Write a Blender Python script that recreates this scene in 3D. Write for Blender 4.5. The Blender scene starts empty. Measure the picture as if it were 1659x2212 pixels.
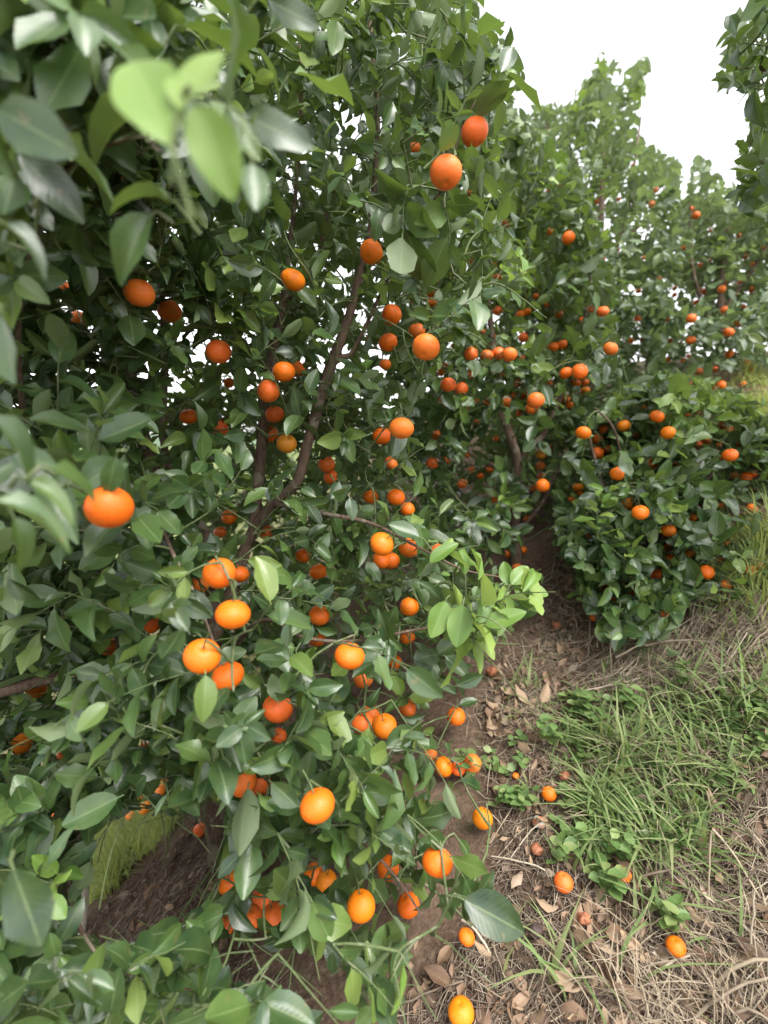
import bpy, math, random
import numpy as np
from mathutils import Vector, Matrix, Euler

random.seed(7)
rng = np.random.default_rng(11)
SC = bpy.context.scene
COL = SC.collection
CAMZ = 1.55
PITCH = math.radians(10)
FPX = 1040.0                      # focal length in pixels of a 1659 x 2212 picture
CX, CY = 829.5, 1106.0

# ------------------------------------------------------------------ camera, sky, sun, exposure
cam_d = bpy.data.cameras.new('camera')
cam = bpy.data.objects.new('camera', cam_d)
COL.objects.link(cam)
cam.location = (0, 0, CAMZ)
cam.rotation_euler = (math.pi / 2 - PITCH, 0, 0)
cam_d.sensor_fit = 'HORIZONTAL'
cam_d.sensor_width = 36.0
cam_d.lens = 36.0 * FPX / 1659.0
cam_d.clip_start = 0.02
cam_d.clip_end = 3000
cam_d.dof.use_dof = True
cam_d.dof.focus_distance = 1.15
cam_d.dof.aperture_fstop = 2.5
SC.camera = cam

SUN_EL, SUN_AZ = math.radians(60), math.radians(140)   # azimuth clockwise from +Y
world = bpy.data.worlds.new('World')
SC.world = world
world.use_nodes = True
wn = world.node_tree
wn.nodes.clear()
w_out = wn.nodes.new('ShaderNodeOutputWorld')
w_bg = wn.nodes.new('ShaderNodeBackground')
w_sky = wn.nodes.new('ShaderNodeTexSky')
w_sky.sky_type = 'NISHITA'
w_sky.sun_disc = False
w_sky.sun_elevation = SUN_EL
w_sky.sun_rotation = SUN_AZ
w_sky.dust_density = 1.5
w_sky.air_density = 1.0
w_hs = wn.nodes.new('ShaderNodeHueSaturation')          # cloud cover: grey-white instead of blue
w_hs.inputs['Saturation'].default_value = 0.10
wn.links.new(w_sky.outputs[0], w_hs.inputs['Color'])
wn.links.new(w_hs.outputs[0], w_bg.inputs['Color'])
w_bg.inputs['Strength'].default_value = 0.15
wn.links.new(w_bg.outputs[0], w_out.inputs['Surface'])

sun_d = bpy.data.lights.new('sun', 'SUN')
sun_d.energy = 1.5
sun_d.angle = math.radians(35)
sun_d.color = (1.0, 0.97, 0.92)
sun = bpy.data.objects.new('sun', sun_d)
COL.objects.link(sun)
sdir = Vector((math.sin(SUN_AZ) * math.cos(SUN_EL), math.cos(SUN_AZ) * math.cos(SUN_EL), math.sin(SUN_EL)))
sun.rotation_euler = sdir.to_track_quat('Z', 'Y').to_euler()
sun.location = (2, -3, 6)

SC.view_settings.view_transform = 'Standard'
SC.view_settings.look = 'None'
SC.view_settings.gamma = 1.0
SC.view_settings.exposure = 1.97
SC.render.engine = 'CYCLES'
SC.cycles.use_denoising = True
SC.cycles.max_bounces = 10
SC.cycles.diffuse_bounces = 5
SC.cycles.glossy_bounces = 3
SC.cycles.transmission_bounces = 6

# ------------------------------------------------------------------ projection helpers
SP, CP = math.sin(PITCH), math.cos(PITCH)

def ray(px, py):
    dx = (np.asarray(px, float) - CX) / FPX
    dn = (np.asarray(py, float) - CY) / FPX
    return np.stack([dx, CP - dn * SP, -(dn * CP + SP)], -1)

def W(px, py, t):
    """the place at depth t (metres) seen at picture position px, py"""
    return ray(px, py) * np.asarray(t, float)[..., None] + np.array([0, 0, CAMZ])

def proj(P):
    P = np.asarray(P, float) - np.array([0, 0, CAMZ])
    t = P[..., 1] * CP - P[..., 2] * SP
    up = P[..., 1] * SP + P[..., 2] * CP
    ts = np.where(np.abs(t) < 1e-4, 1e-4, t)
    return CX + FPX * P[..., 0] / ts, CY - FPX * up / ts, t

def inpoly(px, py, poly):
    px = np.asarray(px, float); py = np.asarray(py, float)
    res = np.zeros(px.shape, bool)
    n = len(poly)
    for i in range(n):
        x1, y1 = poly[i]; x2, y2 = poly[(i + 1) % n]
        if y1 == y2:
            continue
        c = ((y1 > py) != (y2 > py)) & (px < (x2 - x1) * (py - y1) / (y2 - y1) + x1)
        res ^= c
    return res

def norm(v):
    return v / np.maximum(np.sqrt((v * v).sum(-1, keepdims=True)), 1e-9)

def cross(a, b):
    return np.stack([a[..., 1] * b[..., 2] - a[..., 2] * b[..., 1], a[..., 2] * b[..., 0] - a[..., 0] * b[..., 2], a[..., 0] * b[..., 1] - a[..., 1] * b[..., 0]], -1)

def sstep(a, b, x):
    k = np.clip((x - a) / (b - a), 0, 1)
    return k * k * (3 - 2 * k)

# value noise for relief
_perm = np.random.default_rng(3).random((64, 64))
def vnoise(x, y):
    xi = np.floor(x).astype(int); yi = np.floor(y).astype(int)
    fx = x - xi; fy = y - yi
    fx = fx * fx * (3 - 2 * fx); fy = fy * fy * (3 - 2 * fy)
    g = lambda a, b: _perm[a % 64, b % 64]
    return (g(xi, yi) * (1 - fx) + g(xi + 1, yi) * fx) * (1 - fy) + (g(xi, yi + 1) * (1 - fx) + g(xi + 1, yi + 1) * fx) * fy - .5

EDGE = [(-9, -1.5), (-2.5, .95), (-1.19, 1.45), (-.71, 1.66), (-.38, 2.05), (-.1, 2.7), (.1, 3.8), (.4, 9), (2, 60)]
def edge_dist(x, y):
    best = np.full(np.shape(x), 1e9); sgn = np.zeros(np.shape(x))
    for (ax, ay), (bx, by) in zip(EDGE[:-1], EDGE[1:]):
        dx, dy = bx - ax, by - ay
        k = np.clip(((x - ax) * dx + (y - ay) * dy) / (dx * dx + dy * dy), 0, 1)
        d = np.hypot(x - ax - k * dx, y - ay - k * dy)
        cr = dx * (y - ay) - dy * (x - ax)
        m = d < best - 1e-9
        best = np.where(m, d, best); sgn = np.where(m, np.sign(cr), sgn)
    return best * sgn + np.where(np.hypot(x, y) < 20, .16 * vnoise(x * 6 + 3, y * 6 + 1) + .07 * vnoise(x * 21, y * 21), 0)

def gz(x, y):
    x = np.asarray(x, float); y = np.asarray(y, float)
    s = .33 * y + .33 * x
    s = np.where(s > 1.2, 1.2 + .85 * np.tanh((s - 1.2) / .85), s)
    z = s - .35 * np.clip(-.2 - x, 0, 1.2)
    d = edge_dist(x, y)
    z = z - .85 * sstep(-.03, .55, d) - .12 * np.clip(d - 1.0, 0, 90) * (d > 0)
    z = z + .20 * sstep(.42, 1.15, x - .22 * y) * (y < 6)            # straw bank
    near = np.clip(1 - np.hypot(x, y) / 30, 0, 1)
    z = z + near * (.05 * vnoise(x * 3.1 + 5, y * 3.1) + .028 * vnoise(x * 9, y * 9 + 3) + .014 * vnoise(x * 27, y * 27) + .008 * vnoise(x * 60, y * 60))
    far = np.clip(np.hypot(x, y) - 60, 0, 1e4)
    return z - .01 * far

def ground_t(px, py, tmax=8.0):
    r = ray(px, py)
    shp = np.shape(r)[:-1]
    r = r.reshape(-1, 3)
    lo = np.full(len(r), .3); done = np.zeros(len(r), bool); t = lo.copy()
    while t[0] < tmax and not done.all():
        t = t + .05
        a = ~done
        p = r[a] * t[a][:, None]
        done[a] = (p[:, 2] + CAMZ) < gz(p[:, 0], p[:, 1])
        lo = np.where(done, lo, t)
    hi = lo + .05
    for _ in range(6):
        m = (lo + hi) / 2
        p = r * m[:, None]
        bl = (p[:, 2] + CAMZ) < gz(p[:, 0], p[:, 1])
        hi = np.where(bl, m, hi); lo = np.where(bl, lo, m)
    return np.where(done, hi, tmax).reshape(shp)

# ------------------------------------------------------------------ mesh helpers
def mesh_from(name, V, F, mat=None, uv=None, smooth=True):
    """V (n,3); F list of arrays of equal polygon size or python lists"""
    me = bpy.data.meshes.new(name)
    V = np.asarray(V, np.float32)
    if isinstance(F, np.ndarray):
        nf, k = F.shape
        me.vertices.add(len(V)); me.vertices.foreach_set('co', V.ravel())
        me.loops.add(nf * k); me.loops.foreach_set('vertex_index', F.ravel().astype(np.int32))
        me.polygons.add(nf); me.polygons.foreach_set('loop_start', np.arange(0, nf * k, k, dtype=np.int32))
        if uv is not None:
            l = me.uv_layers.new(name='UVMap')
            l.data.foreach_set('uv', np.asarray(uv, np.float32)[F.ravel()].ravel())
        me.update(calc_edges=True)
        me.validate()
    else:
        me.from_pydata([tuple(v) for v in V], [], F)
        me.update()
    if smooth:
        me.polygons.foreach_set('use_smooth', np.ones(len(me.polygons), bool))
    if mat:
        me.materials.append(mat)
    return me

def link(name, me, parent=None, **props):
    o = bpy.data.objects.new(name, me)
    COL.objects.link(o)
    if parent:
        o.parent = parent
    for k, v in props.items():
        o[k] = v
    return o

class Tubes:
    """collects tapered tubes (quads)"""
    def __init__(self):
        self.V = []; self.F = []; self.n = 0
    def add(self, pts, rad, sides=5, wob=0.0, sky=False):
        pts = np.asarray(pts, float); rad = np.asarray(rad, float)
        if sky:
            qx, qy, qt = proj(pts)
            if inpoly(qx, qy, SKY[0]).any(): return
            if sky == 2 and (((qx[:, None] - FX[None]) ** 2 + (qy[:, None] - FY[None]) ** 2 < (FRAD[None] * .9) ** 2) & (qt[:, None] < FT[None] - .01)).any(): return
        k = len(pts)
        g = np.empty_like(pts); g[1:-1] = pts[2:] - pts[:-2]; g[0] = pts[1] - pts[0]; g[-1] = pts[-1] - pts[-2]
        tan = norm(g)
        ref = np.array([.31, .17, .93]) if abs(tan[0][2]) < .9 else np.array([1., .1, 0])
        a = norm(cross(tan, ref)); b = cross(tan, a)
        th = np.arange(sides) * 2 * math.pi / sides
        rr = rad[:, None] * (1 + wob * (rng.random((k, sides)) - .5))
        ring = pts[:, None, :] + rr[..., None] * (np.cos(th)[None, :, None] * a[:, None, :] + np.sin(th)[None, :, None] * b[:, None, :])
        i = np.arange(k - 1)[:, None] * sides + np.arange(sides)[None, :]
        j = np.arange(k - 1)[:, None] * sides + (np.arange(sides)[None, :] + 1) % sides
        self.V.append(ring.reshape(-1, 3))
        self.F.append(np.stack([i, j, j + sides, i + sides], -1).reshape(-1, 4) + self.n)
        self.n += k * sides
    def mesh(self, name, mat):
        return mesh_from(name, np.concatenate(self.V), np.concatenate(self.F), mat)

def smooth_path(pts, m=5):
    """Catmull-Rom through the rows of pts"""
    P = np.asarray(pts, float)
    P = np.vstack([2 * P[0] - P[1], P, 2 * P[-1] - P[-2]])
    out = []
    for i in range(1, len(P) - 2):
        for u in np.arange(m) / m:
            out.append(.5 * ((2 * P[i]) + (-P[i - 1] + P[i + 1]) * u + (2 * P[i - 1] - 5 * P[i] + 4 * P[i + 1] - P[i + 2]) * u ** 2 + (-P[i - 1] + 3 * P[i] - 3 * P[i + 1] + P[i + 2]) * u ** 3))
    out.append(P[-2])
    return np.array(out)

# ------------------------------------------------------------------ materials
def new_mat(name):
    m = bpy.data.materials.new(name)
    m.use_nodes = True
    nt = m.node_tree
    nt.nodes.clear()
    out = nt.nodes.new('ShaderNodeOutputMaterial')
    return m, nt, out

def N(nt, kind, **kw):
    n = nt.nodes.new(kind)
    for k, v in kw.items():
        if k.startswith('i_'):
            n.inputs[k[2:].replace('_', ' ')].default_value = v
        else:
            setattr(n, k, v)
    return n

def math_n(nt, op, a, b=None):
    n = nt.nodes.new('ShaderNodeMath'); n.operation = op
    for i, v in enumerate((a, b)):
        if v is None: continue
        if isinstance(v, (int, float)): n.inputs[i].default_value = v
        else: nt.links.new(v, n.inputs[i])
    return n.outputs[0]

def ramp(nt, fac, stops):
    r = nt.nodes.new('ShaderNodeValToRGB')
    e = r.color_ramp.elements
    while len(e) < len(stops): e.new(.5)
    for el, (p, c) in zip(e, stops):
        el.position = p; el.color = (*c, 1)
    nt.links.new(fac, r.inputs[0])
    return r.outputs[0]

def mix(nt, fac, a, b, blend='MIX'):
    n = nt.nodes.new('ShaderNodeMix'); n.data_type = 'RGBA'; n.blend_type = blend
    for s, v in ((0, fac), (6, a), (7, b)):
        if isinstance(v, (int, float)): n.inputs[s].default_value = v
        elif isinstance(v, tuple): n.inputs[s].default_value = (*v, 1)
        else: nt.links.new(v, n.inputs[s])
    return n.outputs[2]

def leaf_material(name, stops, under, trans, rough=.4, tmix=.28, veins=True, spec=.5, spots=0.0):
    m, nt, out = new_mat(name)
    geo = N(nt, 'ShaderNodeNewGeometry'); oi = N(nt, 'ShaderNodeObjectInfo')
    rnd = math_n(nt, 'FRACT', math_n(nt, 'ADD', geo.outputs['Random Per Island'], oi.outputs['Random']))
    base = ramp(nt, rnd, stops)
    tc = N(nt, 'ShaderNodeTexCoord')
    nz = N(nt, 'ShaderNodeTexNoise', i_Scale=28.0, i_Detail=3.0)
    nt.links.new(geo.outputs['Position'], nz.inputs['Vector'])
    base = mix(nt, math_n(nt, 'MULTIPLY', math_n(nt, 'SUBTRACT', nz.outputs[0], .35), 1.1), base, mix(nt, .45, base, (stops[-1][1][0] * 1.3, stops[-1][1][1] * 1.2, stops[-1][1][2] * 1.2)))
    uv = N(nt, 'ShaderNodeUVMap')
    sep = N(nt, 'ShaderNodeSeparateXYZ'); nt.links.new(uv.outputs[0], sep.inputs[0])
    au = math_n(nt, 'ABSOLUTE', math_n(nt, 'SUBTRACT', sep.outputs[0], .5))
    rib = math_n(nt, 'MULTIPLY', math_n(nt, 'LESS_THAN', au, .026), .5)
    base = mix(nt, rib, base, mix(nt, .5, base, (.30, .38, .16)))
    if spots:
        vz = N(nt, 'ShaderNodeTexNoise', i_Scale=70.0, i_Detail=2.0)
        nt.links.new(geo.outputs['Position'], vz.inputs['Vector'])
        base = mix(nt, math_n(nt, 'MULTIPLY', math_n(nt, 'GREATER_THAN', vz.outputs[0], .70), spots), base, (.16, .12, .06))
    col = mix(nt, geo.outputs['Backfacing'], base, mix(nt, .35, under, base))
    bsdf = N(nt, 'ShaderNodeBsdfPrincipled')
    nt.links.new(col, bsdf.inputs['Base Color'])
    bsdf.inputs['Specular IOR Level'].default_value = spec
    rr = math_n(nt, 'ADD', math_n(nt, 'MULTIPLY', geo.outputs['Backfacing'], .25), math_n(nt, 'ADD', rough - .08, math_n(nt, 'MULTIPLY', nz.outputs[0], .16)))
    nt.links.new(rr, bsdf.inputs['Roughness'])
    if veins:
        ph = math_n(nt, 'MULTIPLY', math_n(nt, 'SUBTRACT', sep.outputs[1], math_n(nt, 'MULTIPLY', au, .55)), 62.0)
        hgt = math_n(nt, 'ADD', math_n(nt, 'MULTIPLY', math_n(nt, 'SINE', ph), .35), math_n(nt, 'MULTIPLY', nz.outputs[0], 1.5))
        bp = N(nt, 'ShaderNodeBump', i_Strength=.14, i_Distance=.0008)
        nt.links.new(hgt, bp.inputs['Height']); nt.links.new(bp.outputs[0], bsdf.inputs['Normal'])
    tr = N(nt, 'ShaderNodeBsdfTranslucent')
    nt.links.new(mix(nt, .55, base, trans), tr.inputs['Color'])
    mx = N(nt, 'ShaderNodeMixShader'); mx.inputs[0].default_value = tmix
    nt.links.new(bsdf.outputs[0], mx.inputs[1]); nt.links.new(tr.outputs[0], mx.inputs[2])
    nt.links.new(mx.outputs[0], out.inputs['Surface'])
    return m

M_LEAF = leaf_material('citrus_leaf', [(0, (.012, .032, .013)), (.35, (.026, .060, .021)), (.70, (.048, .096, .028)), (.90, (.080, .140, .036)), (1, (.14, .20, .045))], (.13, .17, .08), (.22, .34, .04), spots=.45, rough=.36, spec=.65, tmix=.26)
M_YOUNG = leaf_material('young_leaf', [(0, (.09, .18, .035)), (.6, (.15, .25, .045)), (1, (.22, .30, .07))], (.20, .27, .12), (.32, .44, .06), tmix=.36, rough=.42)
M_FAR = leaf_material('far_leaf', [(0, (.030, .060, .028)), (.45, (.065, .110, .048)), (.85, (.11, .165, .07)), (1, (.19, .24, .10))], (.17, .21, .12), (.26, .36, .09), tmix=.36, veins=False)  # citrus leaf made paler: sky glare on the far crowns put into colour
M_GRASS = leaf_material('grass_blade', [(0, (.11, .17, .05)), (.35, (.18, .25, .08)), (.65, (.26, .31, .11)), (.85, (.34, .33, .15)), (1, (.44, .38, .22))], (.13, .20, .07), (.25, .42, .06), tmix=.35, veins=False, rough=.5)
M_WEED = leaf_material('weed_leaf', [(0, (.07, .14, .04)), (.6, (.12, .20, .06)), (1, (.20, .25, .09))], (.17, .26, .10), (.25, .45, .06), tmix=.3, rough=.5)
M_TERR = leaf_material('terrace_grass', [(0, (.24, .32, .07)), (.6, (.36, .40, .11)), (1, (.48, .44, .18))], (.2, .25, .1), (.4, .5, .1), tmix=.4, veins=False, rough=.55)
M_DRYL = leaf_material('dry_leaf', [(0, (.07, .042, .028)), (.40, (.125, .072, .045)), (.72, (.21, .128, .078)), (.92, (.31, .205, .13)), (1, (.38, .32, .26))], (.36, .26, .17), (.45, .25, .1), tmix=.12, rough=.6, spec=.25, spots=.3)
M_MULCH = leaf_material('dark_mulch', [(0, (.045, .030, .022)), (.5, (.105, .075, .055)), (.85, (.19, .145, .11)), (1, (.32, .27, .21))], (.16, .12, .09), (.2, .15, .1), tmix=.06, rough=.75, veins=False, spec=.2)
M_STRAW = leaf_material('dry_straw', [(0, (.12, .088, .062)), (.4, (.21, .165, .115)), (.8, (.34, .275, .19)), (1, (.46, .40, .31))], (.30, .24, .17), (.4, .3, .15), tmix=.1, rough=.6, veins=False, spec=.3)

def bark_material(name, c1, c2, sc=40):
    m, nt, out = new_mat(name)
    tc = N(nt, 'ShaderNodeNewGeometry')
    mp = N(nt, 'ShaderNodeMapping'); mp.inputs['Scale'].default_value = (1, 1, .22)
    nt.links.new(tc.outputs['Position'], mp.inputs[0])
    nz = N(nt, 'ShaderNodeTexNoise', i_Scale=float(sc * 3), i_Detail=6.0, i_Roughness=.65)
    nt.links.new(mp.outputs[0], nz.inputs['Vector'])
    n2 = N(nt, 'ShaderNodeTexNoise', i_Scale=float(sc * .35), i_Detail=4.0)
    nt.links.new(tc.outputs['Position'], n2.inputs['Vector'])
    c = ramp(nt, nz.outputs[0], [(.3, c1), (.7, c2)])
    c = mix(nt, math_n(nt, 'GREATER_THAN', n2.outputs[0], .58), c, mix(nt, .35, c, (.28, .27, .20)))
    b = N(nt, 'ShaderNodeBsdfPrincipled', i_Roughness=.85)
    b.inputs['Specular IOR Level'].default_value = .25
    nt.links.new(c, b.inputs['Base Color'])
    bp = N(nt, 'ShaderNodeBump', i_Strength=.8, i_Distance=.004)
    nt.links.new(nz.outputs[0], bp.inputs['Height']); nt.links.new(bp.outputs[0], b.inputs['Normal'])
    nt.links.new(b.outputs[0], out.inputs['Surface'])
    return m
M_BARK = bark_material('bark', (.060, .038, .028), (.17, .115, .082))
M_TWIG = bark_material('green_twig', (.07, .10, .035), (.13, .16, .07), 60)
M_STAKE = bark_material('weathered_stake', (.26, .22, .18), (.46, .42, .36), 30)

def fruit_material():
    m, nt, out = new_mat('mandarin_skin')
    oi = N(nt, 'ShaderNodeObjectInfo'); tc = N(nt, 'ShaderNodeTexCoord')
    n1 = N(nt, 'ShaderNodeTexNoise', i_Scale=1.7, i_Detail=3.0)
    mp = N(nt, 'ShaderNodeVectorMath', operation='ADD')
    rv = N(nt, 'ShaderNodeCombineXYZ')
    nt.links.new(math_n(nt, 'MULTIPLY', oi.outputs['Random'], 37.0), rv.inputs[0])
    nt.links.new(tc.outputs['Object'], mp.inputs[0]); nt.links.new(rv.outputs[0], mp.inputs[1])
    nt.links.new(mp.outputs[0], n1.inputs['Vector'])
    base = mix(nt, math_n(nt, 'MULTIPLY', n1.outputs[0], .6), oi.outputs['Color'], mix(nt, .5, oi.outputs['Color'], (.62, .17, .008)))
    # greenish or pale patch near the stalk and a russet scar here and there
    n2 = N(nt, 'ShaderNodeTexNoise', i_Scale=3.0, i_Detail=5.0)
    nt.links.new(mp.outputs[0], n2.inputs['Vector'])
    base = mix(nt, math_n(nt, 'MULTIPLY', math_n(nt, 'SUBTRACT', n2.outputs[0], .56), 3.0), base, (.38, .20, .03))
    vo = N(nt, 'ShaderNodeTexVoronoi', i_Scale=26.0)
    nt.links.new(tc.outputs['Object'], vo.inputs['Vector'])
    pore = math_n(nt, 'SMOOTH_MIN', vo.outputs['Distance'], .45)
    base = mix(nt, math_n(nt, 'LESS_THAN', vo.outputs['Distance'], .14), base, mix(nt, .25, base, (.3, .07, .0)))
    b = N(nt, 'ShaderNodeBsdfPrincipled', i_Roughness=.42)
    b.inputs['Specular IOR Level'].default_value = .35
    b.inputs['Subsurface Weight'].default_value = .12
    b.inputs['Subsurface Radius'].default_value = (.5, .2, .05)
    b.inputs['Subsurface Scale'].default_value = .006
    nt.links.new(base, b.inputs['Base Color'])
    bp = N(nt, 'ShaderNodeBump', i_Strength=.9, i_Distance=.0013)
    nt.links.new(math_n(nt, 'ADD', pore, math_n(nt, 'MULTIPLY', n2.outputs[0], .8)), bp.inputs['Height'])
    nt.links.new(bp.outputs[0], b.inputs['Normal'])
    nt.links.new(b.outputs[0], out.inputs['Surface'])
    return m
M_FRUIT = fruit_material()

def rot_material(name, stops):
    m, nt, out = new_mat(name)
    tc = N(nt, 'ShaderNodeTexCoord')
    n1 = N(nt, 'ShaderNodeTexNoise', i_Scale=2.2, i_Detail=6.0, i_Roughness=.7)
    nt.links.new(tc.outputs['Object'], n1.inputs['Vector'])
    c = ramp(nt, n1.outputs[0], stops)
    b = N(nt, 'ShaderNodeBsdfPrincipled', i_Roughness=.7)
    nt.links.new(c, b.inputs['Base Color'])
    bp = N(nt, 'ShaderNodeBump', i_Strength=.6, i_Distance=.004)
    nt.links.new(n1.outputs[0], bp.inputs['Height']); nt.links.new(bp.outputs[0], b.inputs['Normal'])
    nt.links.new(b.outputs[0], out.inputs['Surface'])
    return m
M_MOULD = rot_material('mouldy_skin', [(.38, (.42, .12, .05)), (.50, (.30, .16, .10)), (.56, (.36, .36, .32)), (.66, (.48, .50, .46))])
M_ROTD = rot_material('dark_rotten_skin', [(.3, (.018, .012, .012)), (.7, (.07, .04, .035))])
M_ROTB = rot_material('brown_rotten_skin', [(.35, (.16, .05, .025)), (.55, (.30, .11, .05)), (.7, (.40, .22, .12))])
M_ROTO = rot_material('half_rotten_skin', [(.42, (.70, .20, .01)), (.50, (.45, .12, .02)), (.62, (.14, .06, .03))])

def soil_material():
    m, nt, out = new_mat('hillside_soil')
    g = N(nt, 'ShaderNodeNewGeometry')
    n1 = N(nt, 'ShaderNodeTexNoise', i_Scale=3.0, i_Detail=8.0, i_Roughness=.65)
    n2 = N(nt, 'ShaderNodeTexNoise', i_Scale=70.0, i_Detail=6.0, i_Roughness=.7)
    n3 = N(nt, 'ShaderNodeTexNoise', i_Scale=14.0, i_Detail=5.0)
    for n in (n1, n2, n3): nt.links.new(g.outputs['Position'], n.inputs['Vector'])
    c = ramp(nt, n2.outputs[0], [(.28, (.046, .029, .021)), (.5, (.110, .070, .049)), (.68, (.19, .135, .095)), (.8, (.27, .21, .16))])
    c = mix(nt, ramp(nt, n1.outputs[0], [(.4, (0, 0, 0)), (.65, (.7, .7, .7))]), c, mix(nt, .5, c, (.20, .145, .10)))
    c = mix(nt, ramp(nt, n3.outputs[0], [(.56, (0, 0, 0)), (.70, (.45, .45, .45))]), c, (.085, .10, .045))
    # beyond the orchard the ground reads as rough grass
    sep = N(nt, 'ShaderNodeSeparateXYZ'); nt.links.new(g.outputs['Position'], sep.inputs[0])
    dist = math_n(nt, 'SQRT', math_n(nt, 'ADD', math_n(nt, 'MULTIPLY', sep.outputs[0], sep.outputs[0]), math_n(nt, 'MULTIPLY', sep.outputs[1], sep.outputs[1])))
    k = ramp(nt, math_n(nt, 'DIVIDE', dist, 12.0), [(.3, (0, 0, 0)), (.7, (1, 1, 1))])
    c = mix(nt, k, c, ramp(nt, n1.outputs[0], [(.3, (.06, .10, .03)), (.7, (.17, .18, .07))]))
    b = N(nt, 'ShaderNodeBsdfPrincipled', i_Roughness=.95)
    b.inputs['Specular IOR Level'].default_value = .15
    nt.links.new(c, b.inputs['Base Color'])
    bp = N(nt, 'ShaderNodeBump', i_Strength=1.0, i_Distance=.012)
    nt.links.new(n2.outputs[0], bp.inputs['Height']); nt.links.new(bp.outputs[0], b.inputs['Normal'])
    nt.links.new(b.outputs[0], out.inputs['Surface'])
    return m
M_SOIL = soil_material()

def plain_noise_material(name, a, b_, sc):
    m, nt, out = new_mat(name)
    g = N(nt, 'ShaderNodeNewGeometry')
    n1 = N(nt, 'ShaderNodeTexNoise', i_Scale=float(sc), i_Detail=8.0)
    nt.links.new(g.outputs['Position'], n1.inputs['Vector'])
    c = ramp(nt, n1.outputs[0], [(.35, a), (.65, b_)])
    b = N(nt, 'ShaderNodeBsdfPrincipled', i_Roughness=.9)
    nt.links.new(c, b.inputs['Base Color'])
    nt.links.new(b.outputs[0], out.inputs['Surface'])
    return m
M_HILL = plain_noise_material('wooded_hill', (.04, .07, .04), (.09, .13, .07), .06)

# ------------------------------------------------------------------ ground and far hills
def spread(lo, hi, step, far, grow=1.35):
    a = list(np.arange(lo, hi + 1e-6, step))
    s = step
    while a[-1] < far: s *= grow; a.append(a[-1] + s)
    s = step
    pre = [lo]
    while pre[-1] > -far: s *= grow; pre.append(pre[-1] - s)
    return np.array(pre[:0:-1] + a)
gx = spread(-2.2, 2.6, .026, 600); gy = spread(0.2, 4.2, .026, 600)
GX, GY = np.meshgrid(gx, gy)
GV = np.stack([GX, GY, gz(GX, GY)], -1).reshape(-1, 3)
nx, ny = len(gx), len(gy)
ii = (np.arange(ny - 1)[:, None] * nx + np.arange(nx - 1)[None, :]).ravel()
ground = link('ground', mesh_from('ground', GV, np.stack([ii, ii + 1, ii + nx + 1, ii + nx], -1), M_SOIL), kind='structure')
ground['label'] = 'brown sloping orchard soil strewn with dry leaves and straw'

th = np.linspace(-1.9, 1.5, 90)
rows = []
for k, (r, hh) in enumerate([(330, -30), (360, 3), (420, 16), (480, 26), (560, 20), (640, -30)]):
    z = hh + (18 if hh > 0 else 0) * np.array([vnoise(np.array(a * 6 + k * .15), np.array(k * .3)) for a in th]) - 24
    rows.append(np.stack([r * np.sin(th), r * np.cos(th), z], -1))
HV = np.array(rows); n = len(th)
ii = (np.arange(len(rows) - 1)[:, None] * n + np.arange(n - 1)[None, :]).ravel()
link('hills', mesh_from('hills', HV.reshape(-1, 3), np.stack([ii, ii + 1, ii + n + 1, ii + n], -1), M_HILL), kind='structure')

# ------------------------------------------------------------------ leaf templates
def leaf_template(width, bend, fold, wave, twist, rows=7, cols=5, petiole=.13, tipp=1.0, asym=0.0, flat=False):
    vs = np.concatenate([[-petiole, -.01], np.interp(np.linspace(0, 1, rows - 1), [0, .2, .4, .6, .8, .92, 1], [.02, .17, .38, .62, .84, .95, 1.0])])
    us = np.linspace(-1, 1, cols)
    V = []; UV = []
    for v in vs:
        if v < 0:
            hw = .016
        else:
            hw = .5 * width * (math.sin(math.pi * min(1, v) ** .90) ** .66) + .010 * (1 - v)
            if v > .985: hw = .05 * width
        for u in us:
            x = u * hw * (1 + asym * u)
            z = fold * abs(u) * hw - bend * max(v, 0) ** 2 * .5 + wave * math.sin(v * 9 + (2 if u > 0 else 0)) * u * u * hw * .8
            y = v - .10 * bend * bend * max(v, 0) ** 2
            tw = twist * v
            x, z2 = x * math.cos(tw) - (z) * math.sin(tw) * .0, z + x * math.sin(tw)
            V.append((x, y, z2)); UV.append((.5 + .5 * u, max(0, v)))
    R = len(vs)
    F = []
    for r in range(R - 1):
        for c in range(cols - 1):
            a = r * cols + c
            F.append((a, a + 1, a + cols + 1, a + cols))
    return np.array(V), np.array(F), np.array(UV)

def near_templates():
    r = np.random.default_rng(5)
    out = []
    for k in range(10):
        out.append(leaf_template(0.47 + .17 * r.random(), -.12 + .75 * r.random(), .08 + .55 * r.random(), .45 * r.random(), (r.random() - .5) * .9, asym=(r.random() - .5) * .12))
    out.append(leaf_template(.44, .95, .9, .3, .4)); out.append(leaf_template(.40, -.35, 1.1, .4, -.5))
    for (w, b, f, tw) in [(.46, .30, .25, .15), (.44, .45, .35, -.25), (.60, .15, .30, .1)]:
        out.append(leaf_template(w, b, f, .12, tw, rows=13, cols=7))
    return out
T_NEAR = near_templates()
T_FAR = [leaf_template(.42 + .1 * i / 4, .15 + .15 * i, .2 + .12 * i, .15, .2 * (i - 2), rows=5, cols=3) for i in range(4)]
ME_NEAR = {}
def near_mesh(k, mat):
    key = (k, mat.name)
    if key not in ME_NEAR:
        V, F, UV = T_NEAR[k]
        ME_NEAR[key] = mesh_from('leaf', V, F, mat, UV)
    return ME_NEAR[key]

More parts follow.
